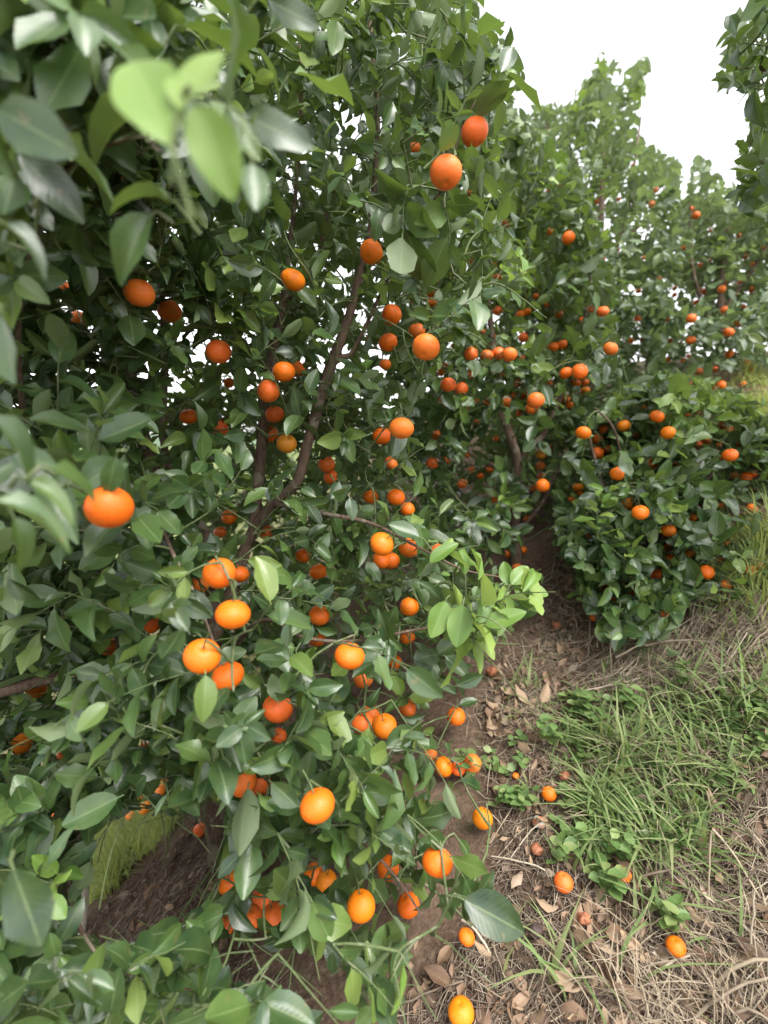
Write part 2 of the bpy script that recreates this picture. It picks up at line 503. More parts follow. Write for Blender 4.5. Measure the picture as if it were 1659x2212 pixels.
class Leaves:
    """a list of leaves: base, axis, normal, length, template"""
    def __init__(self): self.P = []; self.Y = []; self.Z = []; self.S = []; self.K = []; self.M = []
    def add(self, P, Y, Z, S, K, young=False):
        self.P.append(P); self.Y.append(Y); self.Z.append(Z); self.S.append(S); self.K.append(K); self.M.append(1 if young else 0)
    def done(self):
        self.P = np.array(self.P); self.Y = norm(np.array(self.Y)); Z = np.array(self.Z)
        Z = norm(Z - (Z * self.Y).sum(-1, keepdims=True) * self.Y)
        self.Z = Z; self.X = cross(self.Y, Z)
        self.S = np.array(self.S); self.K = np.array(self.K); self.M = np.array(self.M)
    def keep(self, m):
        for a in ('P', 'Y', 'Z', 'X', 'S', 'K', 'M'): setattr(self, a, getattr(self, a)[m])
    def joined(self, name, idx, tmpl, mat):
        Vs, Fs, Us, n = [], [], [], 0
        for k in range(len(tmpl)):
            s = idx[self.K[idx] % len(tmpl) == k]
            if not len(s): continue
            V, F, UV = tmpl[k]
            w = V[None, :, :] * self.S[s][:, None, None]
            pos = self.P[s][:, None, :] + w[..., 0:1] * self.X[s][:, None, :] + w[..., 1:2] * self.Y[s][:, None, :] + w[..., 2:3] * self.Z[s][:, None, :]
            Vs.append(pos.reshape(-1, 3))
            Fs.append((F[None] + (np.arange(len(s)) * len(V))[:, None, None] + n).reshape(-1, 4))
            Us.append(np.tile(UV, (len(s), 1))); n += len(s) * len(V)
        return mesh_from(name, np.concatenate(Vs), np.concatenate(Fs), mat, np.concatenate(Us))
    def matrix(self, i):
        s = self.S[i]
        M = Matrix.Identity(4)
        for r in range(3):
            M[r][0] = self.X[i][r] * s; M[r][1] = self.Y[i][r] * s; M[r][2] = self.Z[i][r] * s; M[r][3] = self.P[i][r]
        return M

UP = np.array([0, 0, 1.])
def rand_unit():
    v = rng.normal(size=3); return v / np.linalg.norm(v)

# ------------------------------------------------------------------ fruit lists: zone phrase -> [(x, y, diameter, shown 0..1, colour)]
RED, ORG, YEL, GRN, DRK = (.82, .160, .026), (.76, .138, .006), (.76, .190, .005), (.50, .22, .012), (.66, .11, .012)
FR = {}
FR['tall'] = {
 'below the sky on the outer tip of the tall tree': [(1025, 285, 60, 1, RED), (963, 373, 70, 1, RED), (895, 320, 26, .5, RED)],
 'on the upright limb of the tall tree': [(802, 545, 52, 1, ORG), (633, 605, 54, 1, YEL), (846, 680, 44, 1, ORG), (920, 750, 60, 1, RED), (838, 740, 42, .8, ORG), (900, 715, 38, .55, DRK), (832, 787, 26, .7, ORG)],
 'in the shaded left crown of the tall tree': [(301, 633, 64, 1, RED), (366, 672, 50, 1, RED), (472, 760, 54, .9, RED), (135, 620, 34, .5, RED), (170, 690, 38, .5, RED), (75, 765, 18, .6, RED), (260, 380, 24, .4, RED)],
 'bunched between the two upright limbs': [(613, 803, 50, 1, ORG), (640, 797, 40, .6, ORG), (593, 895, 42, .7, RED), (580, 845, 50, .6, RED), (583, 938, 38, .9, ORG), (619, 958, 44, 1, GRN), (473, 922, 42, .65, RED), (408, 900, 40, .6, ORG), (495, 827, 24, .6, ORG)],
 'in the dark middle of the tall tree': [(867, 925, 54, 1, RED), (825, 942, 42, .95, ORG), (845, 1000, 30, .7, RED), (705, 1003, 38, .6, RED), (714, 1030, 32, .7, RED), (495, 1117, 34, .9, ORG), (475, 1150, 30, .7, DRK), (575, 1150, 34, .5, RED)],
 'hanging in shade beside the upright limb base': [(800, 1073, 34, .8, ORG), (855, 1074, 40, 1, ORG), (880, 1100, 32, .9, ORG), (688, 1235, 40, 1, ORG), (655, 1200, 34, .6, ORG), (825, 1175, 54, 1, ORG), (845, 1212, 38, .9, ORG), (822, 1211, 40, .7, ORG), (882, 1183, 46, .6, DRK), (945, 1190, 32, .6, RED)],
 'on the drooping front branch': [(474, 1238, 70, 1, ORG), (515, 1240, 46, .6, ORG), (430, 1260, 46, .5, RED), (503, 1327, 76, 1, ORG), (437, 1417, 78, 1, ORG), (492, 1460, 70, .8, ORG)],
 'alone at the left edge of the tall tree': [(236, 1096, 96, 1, ORG)],
 'half hidden in the low left shade': [(325, 1347, 46, .5, ORG), (240, 1397, 42, .7, RED), (78, 1488, 40, .9, YEL), (48, 1606, 44, 1, YEL), (310, 1612, 20, .6, RED), (138, 1632, 28, .6, RED), (98, 1660, 16, .6, RED)],
 'behind leaves halfway down the tall tree': [(690, 1330, 46, .6, DRK), (685, 1380, 38, .5, DRK), (884, 1311, 42, 1, ORG), (880, 1375, 34, .8, ORG), (755, 1417, 66, .9, ORG), (785, 1465, 44, .6, RED), (853, 1430, 32, .6, ORG), (985, 1548, 40, .6, ORG)],
 'around the dry twig in the lower front': [(600, 1530, 66, .6, RED), (830, 1568, 54, 1, YEL), (800, 1540, 42, .6, RED), (782, 1562, 50, .6, RED), (880, 1530, 38, .7, RED), (602, 1590, 34, .5, RED), (958, 1656, 42, .9, YEL), (990, 1660, 32, .8, RED), (1020, 1650, 40, .7, RED), (930, 1628, 30, .5, RED)],
 'low on the front skirt of leaves': [(686, 1740, 76, 1, ORG), (525, 1690, 60, .75, RED), (560, 1695, 52, .7, RED), (1042, 1768, 44, .9, YEL), (945, 1862, 66, 1, ORG), (838, 1875, 50, .8, ORG)],
 'near the ground at the bottom of the skirt': [(705, 1903, 46, .9, YEL), (678, 1888, 44, .6, ORG), (780, 1957, 62, 1, YEL), (882, 1955, 50, .9, ORG), (497, 1905, 52, .8, ORG), (565, 1940, 46, .7, RED), (540, 1982, 52, .6, RED), (590, 1980, 56, .7, RED), (490, 1995, 42, .6, RED), (1008, 2024, 36, .8, ORG)],
}
FR['middle'] = {
 'in a row on the middle tree': [(1017, 765, 28, 1, RED), (1052, 768, 26, .8, DRK), (1077, 764, 26, .8, RED), (1100, 766, 30, 1, RED), (1130, 729, 20, 1, RED), (1128, 775, 18, .7, ORG), (1015, 809, 22, .6, RED)],
 'in shade at the left of the middle tree': [(968, 831, 32, 1, RED), (996, 840, 28, .9, RED), (1012, 883, 16, .7, ORG), (933, 654, 18, .9, ORG), (930, 633, 18, .7, ORG), (947, 603, 15, .7, RED), (887, 649, 14, .7, RED)],
 'above the forked trunk of the middle tree': [(1119, 828, 20, .8, RED), (1094, 870, 22, .7, RED), (1134, 853, 20, .7, RED), (1157, 865, 34, .9, RED), (1149, 882, 26, .7, RED), (1186, 830, 18, .8, RED), (1122, 893, 14, .7, ORG)],
 'clustered at the right of the middle tree': [(1222, 806, 26, 1, ORG), (1252, 803, 31, 1, ORG), (1243, 825, 22, .9, ORG), (1264, 824, 16, .7, ORG), (1221, 863, 20, 1, YEL), (1232, 877, 18, .8, YEL), (1264, 845, 20, .7, YEL), (1194, 750, 22, .8, ORG), (1213, 745, 22, 1, ORG)],
 'high on the middle tree': [(1302, 673, 24, .9, RED), (1319, 753, 28, 1, RED), (1124, 680, 18, .8, ORG), (1139, 673, 16, .8, YEL), (1177, 658, 16, .7, RED), (1157, 640, 12, .7, RED), (1092, 484, 18, .6, RED), (1012, 419, 22, .5, RED), (1187, 501, 14, .8, YEL), (1228, 514, 25, 1, ORG)],
 'beside the lower trunk of the middle tree': [(934, 1000, 26, .9, RED), (962, 995, 18, .7, RED), (999, 1045, 22, .8, RED), (1018, 1015, 15, .8, ORG), (1058, 1015, 16, .9, YEL), (1167, 1007, 20, .9, ORG), (1170, 1028, 17, .7, ORG), (1172, 1049, 27, 1, ORG), (1150, 1055, 15, .7, ORG), (1169, 983, 22, .8, GRN), (1190, 968, 14, .7, YEL), (1070, 1080, 20, .7, ORG), (1009, 983, 15, .7, ORG), (1117, 1226, 20, .9, ORG), (1130, 1188, 15, .9, ORG), (1097, 1196, 15, .8, ORG), (1140, 1121, 17, .9, ORG)],
}
FR['bush'] = {
 'at the top of the low bush': [(1260, 935, 30, 1, ORG), (1305, 928, 20, .9, ORG), (1347, 919, 25, 1, YEL), (1291, 978, 24, 1, ORG), (1311, 969, 18, .8, ORG), (1443, 935, 28, 1, YEL), (1419, 900, 28, .7, ORG), (1414, 921, 15, .7, ORG), (1512, 893, 15, .7, ORG)],
 'in the shaded middle of the low bush': [(1408, 1001, 24, .9, YEL), (1460, 1005, 14, 1, ORG), (1333, 1024, 28, 1, ORG), (1248, 1053, 22, 1, YEL), (1254, 1067, 15, .7, YEL), (1234, 1080, 15, .8, YEL), (1417, 1023, 15, .8, YEL)],
 'on the far side of the low bush': [(1577, 983, 28, .8, ORG), (1592, 958, 15, .7, ORG), (1612, 1030, 22, .9, ORG), (1628, 1023, 15, .8, ORG), (1529, 953, 19, .7, ORG), (1560, 990, 18, .6, ORG)],
 'on the front of the low bush': [(1357, 1088, 28, .9, YEL), (1383, 1107, 32, 1, ORG), (1444, 1146, 28, 1, YEL), (1430, 1155, 25, .9, YEL), (1495, 1118, 18, .9, YEL), (1488, 1198, 22, .8, ORG), (1554, 1208, 13, .9, ORG)],
 'near the ground on the low bush': [(1526, 1236, 30, 1, ORG), (1417, 1241, 27, .9, ORG), (1432, 1326, 20, .9, ORG), (1324, 1292, 22, .7, ORG), (1284, 1333, 19, .7, ORG), (1569, 1263, 20, .8, ORG), (1621, 1231, 24, .9, ORG), (1640, 1222, 17, .8, ORG), (1352, 1192, 14, .7, ORG)],
}
FR['far'] = {
 'high in the far tree under the sky': [(1417, 411, 12, 1, RED), (1407, 441, 14, 1, RED), (1367, 357, 9, .9, RED), (1379, 628, 13, .9, RED), (1377, 688, 15, .8, RED), (1387, 733, 13, .8, RED), (1303, 560, 11, .8, RED)],
}
FR['slope'] = {
 'high on the farthest tree': [(1503, 465, 17, 1, RED), (1494, 452, 13, .9, RED), (1534, 562, 11, .9, RED), (1512, 573, 11, .9, RED), (1534, 498, 9, .9, RED), (1627, 572, 11, .9, RED), (1649, 536, 13, .9, RED), (1457, 623, 11, .9, RED), (1512, 628, 15, .9, RED), (1524, 630, 15, .9, RED), (1559, 625, 17, .9, RED), (1569, 613, 13, .9, RED)],
 'low on the farthest tree': [(1494, 688, 22, .8, RED), (1492, 735, 20, 1, RED), (1449, 735, 13, .9, ORG), (1576, 765, 18, 1, RED), (1574, 718, 21, .9, RED), (1562, 713, 15, .8, RED), (1592, 700, 15, .8, RED), (1614, 784, 15, .9, RED), (1511, 803, 17, .9, ORG), (1544, 797, 13, .9, ORG), (1557, 832, 20, 1, ORG), (1542, 838, 13, .8, ORG), (1605, 830, 13, .9, ORG), (1564, 670, 17, .7, RED), (1624, 800, 11, .9, ORG)],
}
FR['lower'] = {
 'on the tree down the bank': [(350, 1708, 26, 1, YEL), (315, 1745, 28, .9, YEL), (281, 1762, 20, .8, YEL), (303, 1718, 18, .8, YEL), (356, 1682, 16, .8, YEL), (115, 1760, 22, .7, ORG)],
}

_r = np.random.default_rng(77)
def more(tree, zone, poly, n, dlo, dhi, cols):
    P = np.array(poly, float); out = []
    have = [(a[0], a[1], a[2]) for z in FR[tree].values() for a in z]
    while len(out) < n:
        x = P[:, 0].min() + np.ptp(P[:, 0]) * _r.random(); y = P[:, 1].min() + np.ptp(P[:, 1]) * _r.random()
        if not bool(inpoly(x, y, poly)): continue
        d = dlo + (dhi - dlo) * _r.random()
        if any((x - a) ** 2 + (y - b) ** 2 < (.55 * (c + d)) ** 2 for a, b, c in have): continue
        have.append((x, y, d)); out.append((x, y, d, (.55 if tree == 'middle' else .66) + .2 * _r.random(), cols[int(_r.integers(len(cols)))]))
    FR[tree][zone] = out
more('bush', 'half hidden among the upper bush leaves', [(1240, 960), (1340, 880), (1560, 880), (1630, 1000), (1620, 1060), (1250, 1070)], 14, 13, 22, [ORG, YEL, ORG])
more('bush', 'half hidden among the lower bush leaves', [(1250, 1090), (1630, 1080), (1620, 1200), (1470, 1240), (1340, 1300), (1270, 1250)], 12, 13, 22, [ORG, YEL, ORG])
more('middle', 'deep inside the upper middle tree', [(920, 560), (1100, 520), (1300, 620), (1300, 740), (920, 760)], 11, 13, 22, [RED, ORG, ORG])
more('middle', 'deep inside the lower middle tree', [(920, 780), (1280, 780), (1200, 900), (1200, 1060), (1000, 1100), (920, 900)], 11, 13, 22, [RED, ORG, ORG])
more('slope', 'small and blurred in the farthest tree', [(1420, 560), (1500, 480), (1655, 480), (1655, 780), (1560, 840), (1420, 820)], 16, 9, 15, [RED, ORG])
more('far', 'small and blurred in the far tree', [(1180, 400), (1300, 350), (1420, 480), (1420, 780), (1330, 800), (1230, 600)], 10, 9, 14, [RED, ORG])

# ------------------------------------------------------------------ fruit mesh
def fruit_mesh(seed, squash, neck):
    r = np.random.default_rng(seed)
    nu, nv = 26, 17
    V = [(0, 0, 0)]
    ph = r.random(4) * 6.28
    V = []
    for j in range(nv + 1):
        v = j / nv * math.pi
        for i in range(nu):
            u = i / nu * 2 * math.pi
            s, c = math.sin(v), math.cos(v)
            rad = .5 * (1 + .012 * math.sin(2 * u + ph[0]) + .010 * math.sin(3 * u + ph[1]) * s + .012 * math.sin(u + ph[2]) * c)
            rad *= 1 + .010 * math.cos(10 * u) * max(0, c) ** 3
            z = c * .5 * squash
            z -= .075 * math.exp(-(s / .20) ** 2) * (c > 0)
            z += .050 * math.exp(-(s / .16) ** 2) * (c < 0)
            z += neck * math.exp(-((s - .32) / .22) ** 2) * (c > 0)
            V.append((rad * s * math.cos(u), rad * s * math.sin(u), z))
    F = []
    for j in range(nv):
        for i in range(nu):
            a = j * nu + i; b = j * nu + (i + 1) % nu
            F.append((a, a + nu, b + nu, b))
    me = mesh_from('mandarin', np.array(V), np.array(F), M_FRUIT)
    return me
ME_FRUIT = [fruit_mesh(1, .82, .0), fruit_mesh(2, .88, .012), fruit_mesh(3, .80, .004), fruit_mesh(4, .93, .03), fruit_mesh(5, .86, .0)]

def calyx_mesh():
    V = [(0, 0, .012)]; F = []
    for k in range(10):
        a = k * math.pi / 5; r = .085 if k % 2 == 0 else .045
        V.append((r * math.cos(a), r * math.sin(a), -.004 if k % 2 == 0 else .006))
    for k in range(10): F.append((0, 1 + k, 1 + (k + 1) % 10))
    return mesh_from('calyx', np.array(V), F, M_TWIG)
ME_CALYX = calyx_mesh()
_t = Tubes(); _t.add([(0, 0, 0), (.01, .0, .25), (.05, .02, .48), (.12, .03, .68)], [.026, .022, .022, .026], 5)
ME_STEM = _t.mesh('stem', M_TWIG)

ORD = ['topmost', 'second down', 'third down', 'fourth down', 'fifth down', 'sixth down', 'seventh down', 'eighth down', 'ninth down', 'tenth down', 'eleventh down', 'twelfth down', 'thirteenth down', 'fourteenth down', 'fifteenth down', 'sixteenth down', 'seventeenth down']
GROUPS = {'tall': 'mandarins on the tall near tree', 'middle': 'mandarins on the middle tree', 'bush': 'mandarins on the low bush', 'far': 'mandarins on the far tree', 'slope': 'mandarins on the farthest tree', 'lower': 'mandarins on the tree down the bank'}
CNAME = {RED: 'red-orange', ORG: 'orange', YEL: 'yellow-orange', GRN: 'greenish orange', DRK: 'dark shaded orange'}

FRUITS = []      # dicts for occlusion tests
def fruit_depth(tree, d, shown):
    D = {'tall': .058, 'middle': .049, 'bush': .047, 'far': .044, 'slope': .048, 'lower': .060}[tree]
    t = FPX * D / d
    lim = {'tall': (.62, 1.62), 'middle': (1.65, 2.45), 'bush': (1.55, 2.3), 'far': (2.7, 3.5), 'slope': (2.6, 3.5), 'lower': (2.3, 3.0)}[tree]
    return min(max(t, lim[0]), lim[1])

for tree, zones in FR.items():
    for zone, lst in zones.items():
        order = sorted(range(len(lst)), key=lambda i: lst[i][1])
        for rank, i in enumerate(order):
            x, y, d, v, c = lst[i]
            t = fruit_depth(tree, d, v)
            if v < .75: t += .03
            # keep the fruit above the soil
            p = W(x, y, t); D = d * t / FPX
            if p[2] - .45 * D < gz(p[0], p[1]) + .01:
                t = float(ground_t(np.array(x), np.array(y + d * .45))) - .03
                p = W(x, y, t); D = d * t / FPX
            tilt = 1.0 if rng.random() < .25 else .45
            axis = norm(UP + tilt * rand_unit() * np.array([1, 1, .4]))
            size = 'large' if d >= 58 else ('small' if d < 30 else 'mid-sized')
            lab = f'{size} {CNAME[c]} mandarin {zone}' + (f', {ORD[rank]}' if len(lst) > 1 else '')
            if tree in ('middle', 'bush'): D *= 1.10
            FRUITS.append(dict(tree=tree, x=x, y=y, d=d, v=v, c=c, t=t, p=p, D=D, axis=axis, label=lab))

FX = np.array([f['x'] for f in FRUITS]); FY = np.array([f['y'] for f in FRUITS]); FT = np.array([f['t'] for f in FRUITS])
FRAD = np.array([f['d'] * .5 for f in FRUITS]); FV = np.array([f['v'] for f in FRUITS])

# ------------------------------------------------------------------ trees
def limb_points(lst):
    """[(px, py, t, width_px)] -> world points and radii"""
    P = np.array([W(a, b, c) for a, b, c, _ in lst]); R = np.array([.5 * w * c / FPX for _, _, c, w in lst])
    pts = smooth_path(np.column_stack([P, R]), 5)
    return pts[:, :3], np.maximum(pts[:, 3], .0012)

# outline of the open sky and of the open soil, seen past the crowns
SKY = [[(1032, -30), (1030, 35), (1092, 45), (1135, 150), (1120, 205), (1150, 205), (1225, 215), (1255, 170), (1280, 100), (1335, 110), (1340, 160), (1372, 120), (1412, 120), (1405, 190), (1375, 260), (1395, 300), (1500, 300), (1535, 340), (1560, 350), (1585, 260), (1600, 230), (1535, 210), (1535, 120), (1560, 90), (1600, 30), (1640, -30)]]
CLEAR = []

class Tree: pass
TREES = []

def shoot(L, tw, base, d, length, nleaf, lsize, young, ntmpl, droop=.5):
    """one leafy shoot from base along d"""
    k = 5
    pts = [np.array(base)]
    dd = np.array(d)
    for i in range(k - 1):
        dd = norm(dd + np.array([0, 0, -.10 * droop]) + .10 * rng.normal(size=3))
        pts.append(pts[-1] + dd * length / (k - 1))
    pts = np.array(pts)
    tw.add(pts, np.linspace(.0019, .0009, k), 4, sky=2)
    i = np.arange(nleaf); f = (i + .6) / nleaf
    q = f * (k - 1); a = np.minimum(q.astype(int), k - 2)
    p = pts[a] + (pts[a + 1] - pts[a]) * (q - a)[:, None]
    tan = norm(pts[a + 1] - pts[a])
    ref = UP if abs(tan[0][2]) < .9 else np.array([1., 0, 0])
    e1 = norm(cross(tan, ref[None, :] + np.zeros_like(tan))); e2 = cross(tan, e1)
    az = rng.random() * 6.28 + np.cumsum(2.4 + .5 * (rng.random(nleaf) - .5))
    rad = np.cos(az)[:, None] * e1 + np.sin(az)[:, None] * e2
    ang = (np.where(i < nleaf - 1, .95, .35) + .35 * (rng.random(nleaf) - .5))[:, None]
    ydir = norm(tan * np.cos(ang) + rad * np.sin(ang) + UP[None, :] * (-.34 * droop * rng.random(nleaf) - .06)[:, None])
    zdir = tan * np.sin(ang) - rad * np.cos(ang) + .55 * UP + .30 * rng.normal(size=(nleaf, 3))
    sz = lsize * (.52 + .72 * rng.random(nleaf)) * (.80 + .3 * np.sin(f * 3.0))
    kk = rng.integers(ntmpl, size=nleaf)
    for j in range(nleaf):
        L.add(p[j] + ydir[j] * sz[j] * .12, ydir[j], zdir[j], sz[j], int(kk[j]), young)

def build_tree(name, label, key, poly, ctrl, thick, nshoots, lsize, limbs, axis_xy, ntmpl=12, tmpl=None, holes=(), young_spots=(), mat=None, extra=None, nleaf=(6, 10), group=None, lightup=.5, young_p=.02, clear_limbs=(), indiv=300, zmin=.05, thin=(), narrow=0):
    T = Tree(); T.name = name
    root = bpy.data.objects.new(name, None)
    COL.objects.link(root)
    root['label'] = label; root['category'] = 'tree'; root['group'] = group or 'mandarin trees on the slope'
    # skeleton
    nodes = []; clear = []
    for i, lb in enumerate(limbs):
        P, R = limb_points(lb)
        tb = Tubes(); tb.add(P, R, 9 if R.max() > .008 else 6, .10)
        link('trunk' if i == 0 else 'branch', tb.mesh('trunk' if i == 0 else 'branch', M_BARK), root)
        nodes.append(P)
        if i in clear_limbs:
            clear.append((P, R))
    base = limb_points(limbs[0])[0][0]
    nodes = np.concatenate(nodes)
    # front-surface depth by weighting the control points
    C = np.array(ctrl, float)
    def front(px, py):
        d2 = (px[:, None] - C[None, :, 0]) ** 2 + (py[:, None] - C[None, :, 1]) ** 2 + 900
        w = 1 / d2 ** 1.4
        return (w * C[None, :, 2]).sum(1) / w.sum(1)
    px0, py0 = np.min(np.array(poly), 0); px1, py1 = np.max(np.array(poly), 0)
    S = []
    cand = 0
    while len(S) < nshoots and cand < 60:
        cand += 1
        n = 3000
        px = px0 + (px1 - px0) * rng.random(n); py = py0 + (py1 - py0) * rng.random(n)
        m = inpoly(px, py, poly)
        for h in holes: m &= ~inpoly(px, py, h)
        px, py = px[m], py[m]
        tf = front(px, py)
        th_ = thick * (1 - narrow * sstep(560, 300, px)) if narrow else thick
        t = tf + th_ * rng.random(len(px)) ** 1.25
        acc = rng.random(len(px)) < (t / (tf + th_)) ** 2
        P = W(px, py, t)
        acc &= P[:, 2] > gz(P[:, 0], P[:, 1]) + zmin
        seen = (px > -60) & (px < 1720) & (py > -60) & (py < 2260)
        acc &= seen | (rng.random(len(px)) < np.where(py > 1200, .2, .42))
        for (tp, pr) in thin: acc &= ~inpoly(px, py, tp) | (rng.random(len(px)) < pr)
        # clumpy crown: gaps where the noise is low
        cl = vnoise(P[:, 0] * 5 + P[:, 2] * 3.1, P[:, 1] * 5 + P[:, 2] * 4.3)
        acc &= rng.random(len(px)) < np.clip(.72 + 1.3 * cl, .12, 1)
        for a in np.nonzero(acc)[0]:
            S.append(P[a])
            if len(S) >= nshoots: break
    L = Leaves(); tw = Tubes()
    ax = np.array([axis_xy[0], axis_xy[1]])
    shoots = []
    for p in S:
        out = np.array([p[0] - ax[0], p[1] - ax[1], 0.]); o = np.linalg.norm(out)
        out = out / max(o, .05)
        d = norm(out * .8 + UP * (lightup + .25 * rng.random()) + .75 * rand_unit())
        qx, qy, _ = proj(p)
        yg = rng.random() < young_p
        ex, ey, _ = proj(p + d * .15)
        if any(bool(inpoly(ex, ey, h)) or bool(inpoly(qx, qy, h)) for h in SKY): continue
        if 0 < ex < 1659 and 0 < ey < 2212 and not bool(inpoly(ex, ey, poly)): continue
        for (sx, sy, sr) in young_spots:
            if (qx - sx) ** 2 + (qy - sy) ** 2 < sr * sr and rng.random() < .7: yg = True
        shoots.append((p, d, .10 + .12 * rng.random(), int(rng.integers(nleaf[0], nleaf[1] + 1)), lsize * (.85 if yg else 1), yg))
    if extra:
        for (a, b, c, dx, dy, dt, ln, nl, ls, yg) in extra:
            p = W(a, b, c); q = W(a + dx, b + dy, c + dt)
            shoots.append((p, norm(q - p), ln, nl, ls, yg))
    for s in shoots:
        shoot(L, tw, s[0], s[1], s[2], s[3], s[4], s[5], ntmpl, 1.0)
    # twigs join each shoot to what already grew, nearest first
    B = np.array([s[0] for s in shoots] + [f['p'] + f['axis'] * f['D'] * .75 for f in FRUITS if f['tree'] == key])
    dist = np.array([np.min(np.linalg.norm(nodes - b, axis=1)) for b in B])
    pool = np.zeros((len(nodes) + len(B) * 3, 3)); pool[:len(nodes)] = nodes; npool = len(nodes)
    for i in np.argsort(dist):
        b = B[i]
        dv = pool[:npool] - b
        cost = np.linalg.norm(dv, axis=1) + .35 * np.clip(dv[:, 2], 0, None)
        a = pool[int(np.argmin(cost))]
        ln = np.linalg.norm(a - b)
        if ln < .004: continue
        mid = (a + b) / 2 + np.array([0, 0, .10 * ln]) + .10 * ln * rng.normal(size=3)
        u = np.linspace(0, 1, 5)[:, None]
        path = (1 - u) ** 2 * a + 2 * u * (1 - u) * mid + u * u * b
        tw.add(path, np.linspace(min(.0045, .002 + .008 * ln), .0019, 5), 5, sky=True)
        pool[npool:npool + 3] = path[[1, 2, 3]]; npool += 3
    L.done()
    # shape: outline of the crown, free sight to fruit and limbs
    mid = L.P + L.Y * (L.S * .5)[:, None]; tip = L.P + L.Y * (L.S * .95)[:, None]
    mx, my, mt = proj(mid); tx, ty, tt = proj(tip)
    ok = mid[:, 2] > gz(mid[:, 0], mid[:, 1]) + .012
    ok &= tip[:, 2] > gz(tip[:, 0], tip[:, 1]) + .006
    ok &= mt > .30
    T.root, T.L, T.tw, T.key, T.tmpl, T.mat, T.clear, T.indiv, T.ok = root, L, tw, key, tmpl or T_NEAR, mat or M_LEAF, clear, indiv, ok
    T.poly, T.holes = poly, holes
    T.hero_from = len(L.S)
    TREES.append(T)
    return T

def free_sight(T):
    L = T.L
    ok = T.ok.copy()
    f3 = [.1, .3, .5, .7, .9]
    hw = .20 * L.S
    jx, jy = 17 * rng.normal(size=(2, len(L.S)))
    for k, f in enumerate(f3):
        q = L.P + L.Y * (L.S * f)[:, None]
        qx, qy, qt = proj(q)
        inside = (qx > -40) & (qx < 1700) & (qy > -40) & (qy < 2260) & (qt > 0)
        for h in T.holes:
            ok &= ~inpoly(qx, qy, h)
        if k in (2, 4):
            pm = inpoly(qx, qy, T.poly)
            ok &= pm | (rng.random(len(pm)) < .18)
        for hp in SKY:
            ok &= ~(inside & inpoly(qx + jx, qy + jy, hp))
        hpx = hw * FPX / np.maximum(qt, .1) * (1.0 if .2 < f < .8 else .5)
        for i in range(len(FX)):
            c = (qt < FT[i] + .02) & (np.abs(qx - FX[i]) < 120) & inside
            if not c.any(): continue
            rr = FRAD[i] * (FV[i] * 1.02 if FV[i] > .85 else FV[i] * .95) + hpx * (.75 if FV[i] > .85 else (.5 if FRAD[i] > 18 else .7))
            ok &= ~(c & ((qx - FX[i]) ** 2 + (qy - FY[i]) ** 2 < rr * rr))
        for (P, R) in CLEAR:
            cx, cy, ct = proj(P); cr = R * FPX / ct
            for j in range(0, len(P)):
                c = inside & (qt < ct[j]) & ((qx - cx[j]) ** 2 + (qy - cy[j]) ** 2 < (cr[j] * .9 + hpx * .45) ** 2)
                if j % 2: ok &= ~c
    nh = getattr(T, 'nhero', 0)
    if nh: ok[-nh:] = True
    L.keep(ok)

# --- the tall near tree
tall_ctrl = [(f['x'], f['y'], f['t'] - (.10 if f['v'] > .8 else .2)) for f in FRUITS if f['tree'] == 'tall' and f['v'] > .7 and f['d'] > 38]
tall_ctrl += [(380, 230, .48), (60, 250, .55), (60, 480, .5), (150, 60, .5), (-200, 300, .6), (-300, 1000, .75), (40, 1000, .78), (60, 1150, .80), (-300, 1800, .8), (30, 1980, .72), (250, 2160, .74), (-200, 2150, .7), (420, 2180, .76), (60, 1700, .95), (150, 1850, .85),
              (700, 100, 1.0), (900, 60, 1.05), (700, -250, 1.05), (700, 330, 1.05), (1080, 130, 1.0), (500, 500, 1.15), (500, 950, 1.3), (350, 1000, 1.25), (150, 1300, .95), (250, 1500, .95), (600, 2100, .8), (850, 2120, .75), (1100, 1260, 1.05), (1000, 1360, 1.0), (1130, 600, 1.25), (1030, 620, 1.2)]
TALL_POLY = [(-420, -300), (980, -320), (1025, -20), (1100, 40), (1135, 150), (1085, 300), (1100, 430), (1165, 560), (1150, 690), (1040, 700), (960, 770), (905, 880), (905, 1010), (960, 1110), (1010, 1190), (1180, 1235), (1185, 1290), (1140, 1340), (1065, 1400), (1040, 1500), (1010, 1560), (1060, 1640), (1075, 1740), (1070, 1860), (1120, 1960), (1100, 2000), (900, 2040), (860, 2140), (840, 2230), (-420, 2230)]
TALL_HOLES = [[(205, 1795), (260, 1745), (335, 1760), (430, 1755), (480, 1720), (485, 1800), (470, 1880), (440, 1960), (360, 2010), (250, 2040), (165, 2020), (190, 1900)],
              [(480, 2040), (640, 2060), (760, 2130), (740, 2165), (560, 2110), (470, 2085)]]
